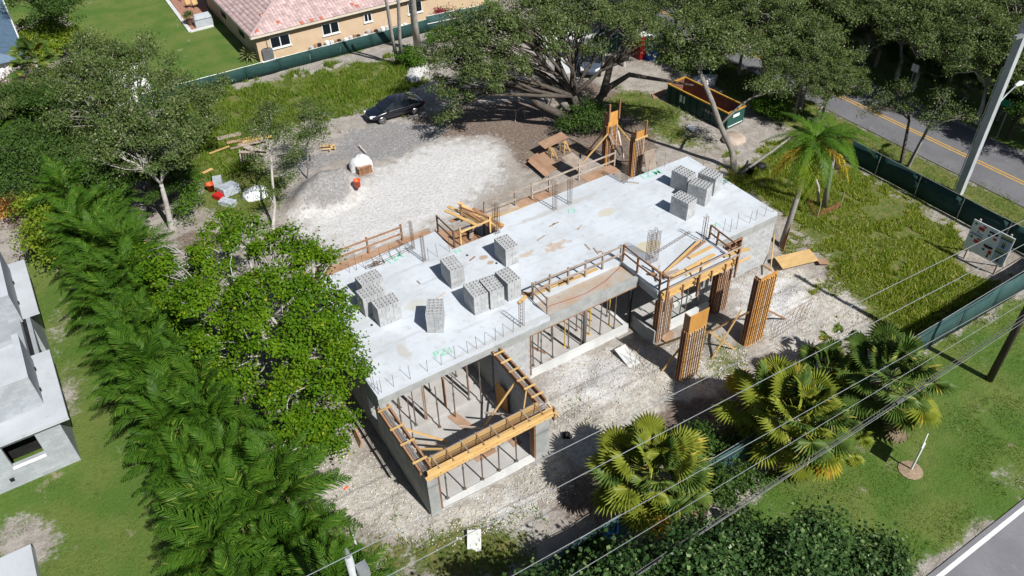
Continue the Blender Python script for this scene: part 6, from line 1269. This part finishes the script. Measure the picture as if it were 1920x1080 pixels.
# bare palm trunks and the thick grey trunk by the rear fence
def trunk_only(name, label, a, b_, z, r0, r1, mat, cat='tree trunk'):
    p = PG(*a); q = P(*b_, z); return tag(MB().tube([p, [(p[i]*2+q[i])/3 for i in range(3)], [(p[i]+q[i]*2)/3 + (.15 if i == 0 else 0) for i in range(3)], q], [r0, (r0*2+r1)/3, (r0+r1*2)/3, r1], 9).build(name, mat, None, True), label, cat)
trunk_only('palm_trunk', 'slim pale palm trunk leaning toward peach house', (746, 120), (708, -60), 9.5, .17, .12, m_bark_pale)
trunk_only('palm_trunk', 'slim pale palm trunk standing straight before rear fence', (754, 122), (738, -60), 9.5, .17, .12, m_bark_pale)
trunk_only('grey_trunk', 'thick smooth grey trunk rising past the rear fence', (784, 92), (762, -60), 8.5, .36, .24, m_bark_pale)
trunk_only('fallen_branch', 'pale broken branch spanning from slab end tree to queen palm', (1385, 328), (1482, 258), 3.0, .12, .05, m_bark_pale, 'branch')
trunk_only('cut_branch', 'short cut branch stub leaning on grey trunk', (1536, 385), (1530, 337), 1.9, .09, .08, m_bark_pale, 'branch')

# palms -----------------------------------------------------------
def frond_mesh(name, mat, L, n, leaf, droop, width, seed, mats2=None):
    """pinnate frond along +x, arching; each leaflet a folded blade"""
    r = random.Random(seed); V = []; Fc = []
    def spine(f): return Vector((L*(f - .18*droop*f*f), 0, L*(.30*f - droop*.75*f*f)))
    for i in range(n):
        f = .12 + .88*(i+.5)/n; p = spine(f); tx = (spine(min(1, f+.02)) - spine(f-.02)).normalized()
        ll_ = leaf*math.sin(math.pi*min(1, .18 + f*.80))**.7
        for s in (-1, 1):
            dr = Vector((.55, s*1.0, -.35 - .3*r.random())) ; d = (tx*(.55 + .35*r.random()) + Vector((0, s, 0))*.75 + Vector((0, 0, .15 - r.random()*.5))).normalized(); q = p + d*ll_*.55; e = q + (d + Vector((0, 0, -.75))).normalized()*ll_*.45
            w = tx*width; b0 = len(V); V += [p - w*.5, p + w*.5, q + w*.55, e, q - w*.55]; Fc += [(b0, b0+1, b0+2, b0+4), (b0+4, b0+2, b0+3)]
    mb = MB(); mb.add(V, Fc); mb.tube([spine(f) for f in (0, .3, .6, .85, 1)], [.022*L/2, .018*L/2, .012*L/2, .007*L/2, .003*L/2], 4)
    return mb.mesh(name, mat)
arec = [frond_mesh('frond', lf_areca, U(1.5, 1.95), 25, .46, d, .046, 90+k) for k, d in enumerate((.6, .8, .95, 1.15, 1.35, .7))]
arecX = frond_mesh('frond', lf_dead, 1.8, 24, .45, 1.2, .025, 99)
cane = MB()
for k in range(6): a = k*1.05; cane.tube([(.15*math.cos(a), .15*math.sin(a), -.1), (.4*math.cos(a), .4*math.sin(a), 2.4 + .3*(k % 3))], [.05, .035], 6)
cane = cane.mesh('stems', M('areca_cane', (.20, .22, .08), (.15, .15, .06)))
def areca(x, y, s, nf, label, group, seed):
    t = thing('areca_palm', label, 'palm', (x, y, gz(x, y)), group); link('stems', cane, t, loc=(0, 0, 0), scale=(s, s, s)); r = random.Random(seed)
    for k in range(nf):
        a = k*2.399 + r.uniform(-.3, .3); lv = (k+.5)/nf; el = math.radians(5 + 75*lv**1.2 + r.uniform(-12, 12)); z = (1.3 + 2.0*lv + r.uniform(-.3, .3))*s; q = (.55*(1-lv) + .12)*s
        o = link('frond', arecX if lv < .2 and r.random() < .06 else arec[r.randrange(6)], t, loc=(q*math.cos(a), q*math.sin(a), z)); k_ = s*r.uniform(.85, 1.12)
        o.rotation_euler = (Matrix.Rotation(a, 4, 'Z') @ Matrix.Rotation(-el, 4, 'Y') @ Matrix.Rotation(r.uniform(-.4, .4), 4, 'X')).to_euler(); o.scale = (k_, k_, k_)
n = 0
for row, ux in ((0, -8.15), (1, -6.8), (2, -5.5)):
    y = -13.0 + .6*row
    while y < 27:
        if not (row == 2 and y > -2.5): areca(ux + U(-.3, .3) + (-.4 if y > 14 else 0), y, U(.95, 1.4), 44, ['feathery areca palm in the hedge row along the neighbouring lawn', 'feathery areca palm in the hedge row behind the one along the lawn', 'feathery areca palm in the hedge row beside the rubble'][row], ['areca palms in the row along the lawn', 'areca palms in the second hedge row', 'areca palms in the row by the rubble'][row], n); n += 1
        y += U(1.6, 2.1)
for k, (px, py) in enumerate(((40, 330), (120, 300), (20, 290), (150, 345), (180, 300), (60, 300))): c = P(px, py); areca(c[0], c[1], U(1.0, 1.2), 18, 'areca palm among the dark trees past the hedge end', 'areca palms past the hedge end', 200 + k)

def fan_mesh(mat, seed, R=.92, n=26):
    """fan leaf: blade along +x from a stalk; folded segments that split and droop at the tips"""
    r = random.Random(seed); mb = MB(); st = 1.65; c = Vector((st, 0, .0)); sp = math.radians(300)
    for i in range(n):
        a = -sp/2 + sp*(i+.5)/n; da = sp/n*.56; rr = R*(.78 + .22*math.cos(a*.5))*r.uniform(.93, 1.07)
        d = Vector((math.cos(a), math.sin(a), 0)); l = Vector((math.cos(a-da), math.sin(a-da), 0)); g_ = Vector((math.cos(a+da), math.sin(a+da), 0)); m1 = .62*rr; up = Vector((0, 0, .035))
        b0 = [c, c + l*m1 - up*1.0 + Vector((0, 0, -.05)), c + d*m1 + up - Vector((0, 0, .03)), c + g_*m1 - up + Vector((0, 0, -.05)), c + d*rr + Vector((0, 0, -.16 - r.random()*.14))]
        mb.add(b0, [(0, 1, 2), (0, 2, 3), (1, 4, 2), (2, 4, 3)])
    mb.tube([(0, 0, 0), (st*.5, 0, .05), (st, 0, 0)], [.022, .016, .012], 5); return mb.mesh('fan_leaf', mat)
fanA = [fan_mesh(lf_fan, k) for k in range(3)]; fanD = [fan_mesh(lf_fan_d, 5+k) for k in range(3)]; fanY = [fan_mesh(lf_yellow, 9)]; fanX = [fan_mesh(lf_dead, 10)]
def fan_palm(label, x, y, h, s, nl, seed, dark=.35):
    t = thing('fan_palm', label, 'palm', (x, y, gz(x, y)), None); r = random.Random(seed); link('trunk', MB().tube([(0, 0, -.1), (.05, 0, h*.5), (0, 0, h)], [.2, .17, .15], 10).mesh('trunk', m_palmbark, True), t, loc=(0, 0, 0))
    t.rotation_euler = (r.uniform(-.1, .1), r.uniform(-.1, .1), r.uniform(0, 6))
    for k in range(nl):
        a = k*2.399 + r.uniform(-.3, .3); lv = (k+.5)/nl; el = math.radians(-50 + 128*lv + r.uniform(-18, 18)); u_ = r.random()
        d = (fanX if lv < .10 and u_ < .7 else fanY if lv < .24 and u_ < .45 else fanD if u_ < dark + .25*lv else fanA); o = link('fan_leaf', d[r.randrange(len(d))], t, loc=(.1*math.cos(a), .1*math.sin(a), h - .3 + .4*lv)); q = s*r.uniform(.75, 1.15)*(1 - .25*lv)
        o.rotation_euler = (Matrix.Rotation(a, 4, 'Z') @ Matrix.Rotation(-el, 4, 'Y') @ Matrix.Rotation(r.uniform(-.3, .3), 4, 'X')).to_euler(); o.scale = (q, q, q)
fan_palm('round yellow green fan palm nearest the garage, by blue lettering', 7.95, -9.25, 2.9, 1.12, 72, 1, .25)
fan_palm('tall yellow green fan palm in the middle of the fence row', 14.9, -10.75, 3.0, 1.12, 64, 2, .2)
fan_palm('yellow green fan palm sprouting behind the middle palm of fence row', 15.6, -9.2, 2.6, 1.05, 24, 3, .2)
fan_palm('darker fan palm farthest along the fence from the garage', 20.9, -11.2, 2.8, 1.15, 50, 4, .7)
fan_palm('lower dark fan palm just inside the fence by farthest palm', 19.6, -9.1, 2.0, .8, 34, 5, .9)
fan_palm('small fan palm with thin stem on the bare bank', *P(1563, 690)[:2], 1.9, .5, 11, 6, .9)
fan_palm('low fan palm growing on the verge beside middle palm', 17.6, -12.0, .9, .7, 16, 7, .3)
fan_palm('shady fan palm against the flowering bush at rear left', *P(105, 215)[:2], 4.6, .95, 34, 8, .7)
fan_palm('yellowing fan palm under the grey trees at rear left', *P(90, 260)[:2], 3.2, .85, 26, 9, .2)
for k, (px, py) in enumerate(((1680, 50), (1720, 60), (1755, 45))): fan_palm(['cluster fan palm at the far grove, paler one', 'cluster fan palm at the far grove, middle one', 'cluster fan palm at the far grove, outer one by sandy clearing'][k], *P(px, py)[:2], 3.5, 1.0, 30, 20 + k, .5)
# queen palm
qb = P(1465, 462); qt = P(1528, 268, 6.9)
t = thing('queen_palm', 'tall queen palm with drooping green and yellow fronds by slab end', 'palm', qb)
MB().tube([qb, [(qb[i]*.6 + qt[i]*.4) for i in range(3)], qt], [.2, .16, .13], 10).build('trunk', m_palmbark, t, True)
qg = [frond_mesh('frond', lf_queen, 3.3, 60, .85, d, .045, 120+k) for k, d in enumerate((1.1, 1.35, 1.6))]; qy = frond_mesh('frond', lf_yellow, 3.1, 60, .75, 1.1, .045, 125); qd = frond_mesh('frond', lf_lime, 3.2, 60, .8, 1.15, .05, 126)
for k in range(20):
    a = k*2.399; lv = (k+.5)/20; el = math.radians(-15 + 75*lv); o = link('frond', qg[k % 3], t, loc=(qt[0]-qb[0], qt[1]-qb[1], qt[2] - .1 + .2*lv)); o.rotation_euler = (Matrix.Rotation(a, 4, 'Z') @ Matrix.Rotation(-el, 4, 'Y')).to_euler(); o.scale = (.82, .82, .82)
for a, el, d in ((-150, -15, qd), (-138, -25, qd), (-57, -5, qy), (-46, -15, qy), (165, 0, qy)):
    o = link('frond', d, t, loc=(qt[0]-qb[0], qt[1]-qb[1], qt[2] - .2)); o.rotation_euler = (Matrix.Rotation(math.radians(a), 4, 'Z') @ Matrix.Rotation(-math.radians(el), 4, 'Y')).to_euler()
qb2 = P(1545, 388); qt2 = P(1568, 262, 5.6)
t = thing('queen_palm', 'second queen palm with grey trunk and smaller crown behind the tall one', 'palm', qb2)
MB().tube([qb2, [(qb2[i]*.6 + qt2[i]*.4) for i in range(3)], qt2], [.2, .16, .14], 10).build('trunk', m_palmbark, t, True)
for k in range(12):
    a = k*2.399; lv = (k+.5)/12; el = math.radians(-10 + 75*lv); o = link('frond', qg[k % 3] if k > 1 else qy, t, loc=(qt2[0]-qb2[0], qt2[1]-qb2[1], qt2[2])); o.rotation_euler = (Matrix.Rotation(a, 4, 'Z') @ Matrix.Rotation(-el, 4, 'Y')).to_euler(); o.scale = (.8, .8, .8)
c = P(468, 112); t = thing('agave_plant', 'spiky variegated garden plant at the corner of peach house', 'plant', (c[0], c[1], 0)); lf_var = leafmat('leaf_variegated', (.12, .17, .04), (.35, .36, .18), None, .2, .4); bl_ = MB().add([(0, -.03, 0), (.5, -.05, .25), (.95, 0, .1), (.5, .05, .25), (0, .03, 0)], [(0, 1, 3, 4), (1, 2, 3)]).mesh('blade_leaf', lf_var)
for k in range(60): a = k*2.399; o = link('blade_leaf', bl_, t, loc=(0, 0, .05 + .1*(k/60))); o.rotation_euler = (Matrix.Rotation(a, 4, 'Z') @ Matrix.Rotation(-math.radians(-5 + 75*k/60), 4, 'Y')).to_euler(); o.scale = (1.2, 1.2, 1.2)

# weeds and tall grass
def grass(name, label, polys, n, h0, h1, mat, seed, w=.03, K=kw):
    r = np.random.default_rng(seed); pts = []
    area = [abs(sum(p[i][0]*p[(i+1) % len(p)][1] - p[(i+1) % len(p)][0]*p[i][1] for i in range(len(p))))/2 for p in polys]
    for p, a in zip(polys, area):
        q = np.array(p); k = int(n*a/sum(area)); s = r.uniform(q.min(0) - .6, q.max(0) + .6, (k*5, 2)); s = s[cover(K, s[:, 0], s[:, 1]) + (vnoise(s[:, 0], s[:, 1], 1.3, 31) - .5)*.9 + (vnoise(s[:, 0], s[:, 1], .4, 32) - .5)*.6 > .5]
        s = s[vnoise(s[:, 0], s[:, 1], .9, 21) + .35*vnoise(s[:, 0], s[:, 1], .3, 22) > .42][:k]; pts.append(s)
    s = np.concatenate(pts); s = s[~((s[:, 0] > -.2) & (s[:, 0] < 25.6) & (s[:, 1] > -.2) & (s[:, 1] < 9))]; s = s[~((s[:, 0] > -.3) & (s[:, 0] < 6.7) & (s[:, 1] > -4.8) & (s[:, 1] < 0))]
    m_ = len(s); z = ground_z(s[:, 0], s[:, 1]) - .02; h = h0 + (h1-h0)*r.random(m_)**2; h *= .5 + vnoise(s[:, 0], s[:, 1], 1.6, 23); a = r.uniform(0, 6.28, m_); lx = r.normal(0, .45, (m_, 2))*h[:, None]
    b0 = np.stack([s[:, 0], s[:, 1], z], 1); d = np.stack([np.cos(a), np.sin(a), 0*a], 1)*(w*(.6 + h))[:, None]; tip = b0 + np.stack([lx[:, 0], lx[:, 1], h], 1)
    V = np.stack([b0 - d, b0 + d, tip], 1).reshape(-1, 3); me = bpy.data.meshes.new(name); fast_mesh(me, V, np.arange(3*m_).reshape(-1, 3)); me.materials.append(mat); return tag(kind(link(name, me), 'stuff'), label, 'grass')
lf_weed = leafmat('blade_weed', (.11, .20, .018), (.22, .31, .045), (.32, .31, .11), .45, .6, .12, .5); lf_dry = leafmat('blade_dry', (.14, .23, .02), (.31, .37, .055), (.44, .41, .15), .45, .6, .2, .5); lf_lawn = leafmat('blade_lawn', (.07, .145, .014), (.14, .21, .03), (.22, .22, .07), .4, .6, .1, .5)
grass('tall_weeds', 'bright green weeds along the rear boundary and lumber stacks', [WEED[0]], 50000, .1, .42, lf_weed, 1, .05)
grass('short_weeds', 'short green weeds round the lumber stacks', [WEED[1]], 16000, .04, .18, lf_weed, 11, .04)
grass('dry_grass', 'tall olive grass covering the yard before the sign board', [WEED[2], WEED[3]], 80000, .08, .34, lf_dry, 2, .045)
grass('verge_weeds', 'patchy weeds among rubble and verge edges', WEED[4:9] + [WEED[10]], 16000, .08, .35, lf_weed, 3, .03)
grass('lawn_grass', 'mown grass blades on the road verge and neighbouring lawn', [LAWN[3][:0] or [(9, -18.0), (36, -18.0), (36, -10.3), (9, -10.3)], [(-17, -8), (-9, -8), (-9, 24), (-12, 24), (-12, 7), (-17, 7)]], 90000, .04, .10, lf_lawn, 4, .035, kl)

# timber offcuts left lying on the roof slab
rr_ = random.Random(77)
for k in range(16):
    x, y = rr_.uniform(3.5, 24), rr_.uniform(2.2, 7.0)
    if any(abs(x - q[0]) < 1 and abs(y - q[1]) < 1 for q in PL): continue
    a = rr_.uniform(0, 3.1); L_ = rr_.uniform(.2, .7)
    tag(MB().beam((x, y, ZS + .03), (x + L_*math.cos(a), y + L_*math.sin(a), ZS + .03), .07, .04).build('timber_offcut', (m_lum_old, m_lum_red, m_stud_w)[k % 3]), ('grey', 'brown', 'bleached')[k % 3] + ' timber offcut lying loose on the roof slab', 'offcut', 'offcuts on the roof slab, ' + ('grey', 'brown', 'bleached')[k % 3])
tag(MB().tube([(9.9, .9, 3.585), (11, .75, 3.585), (12.2, .62, 3.585), (13.6, .85, 3.585), (15.0, 1.35, 3.585)], .015, 6).build('red_hose', M('hose_red', (.30, .05, .04), (.25, .04, .03))), 'thin red line lying along the recessed porch roof', 'hose')
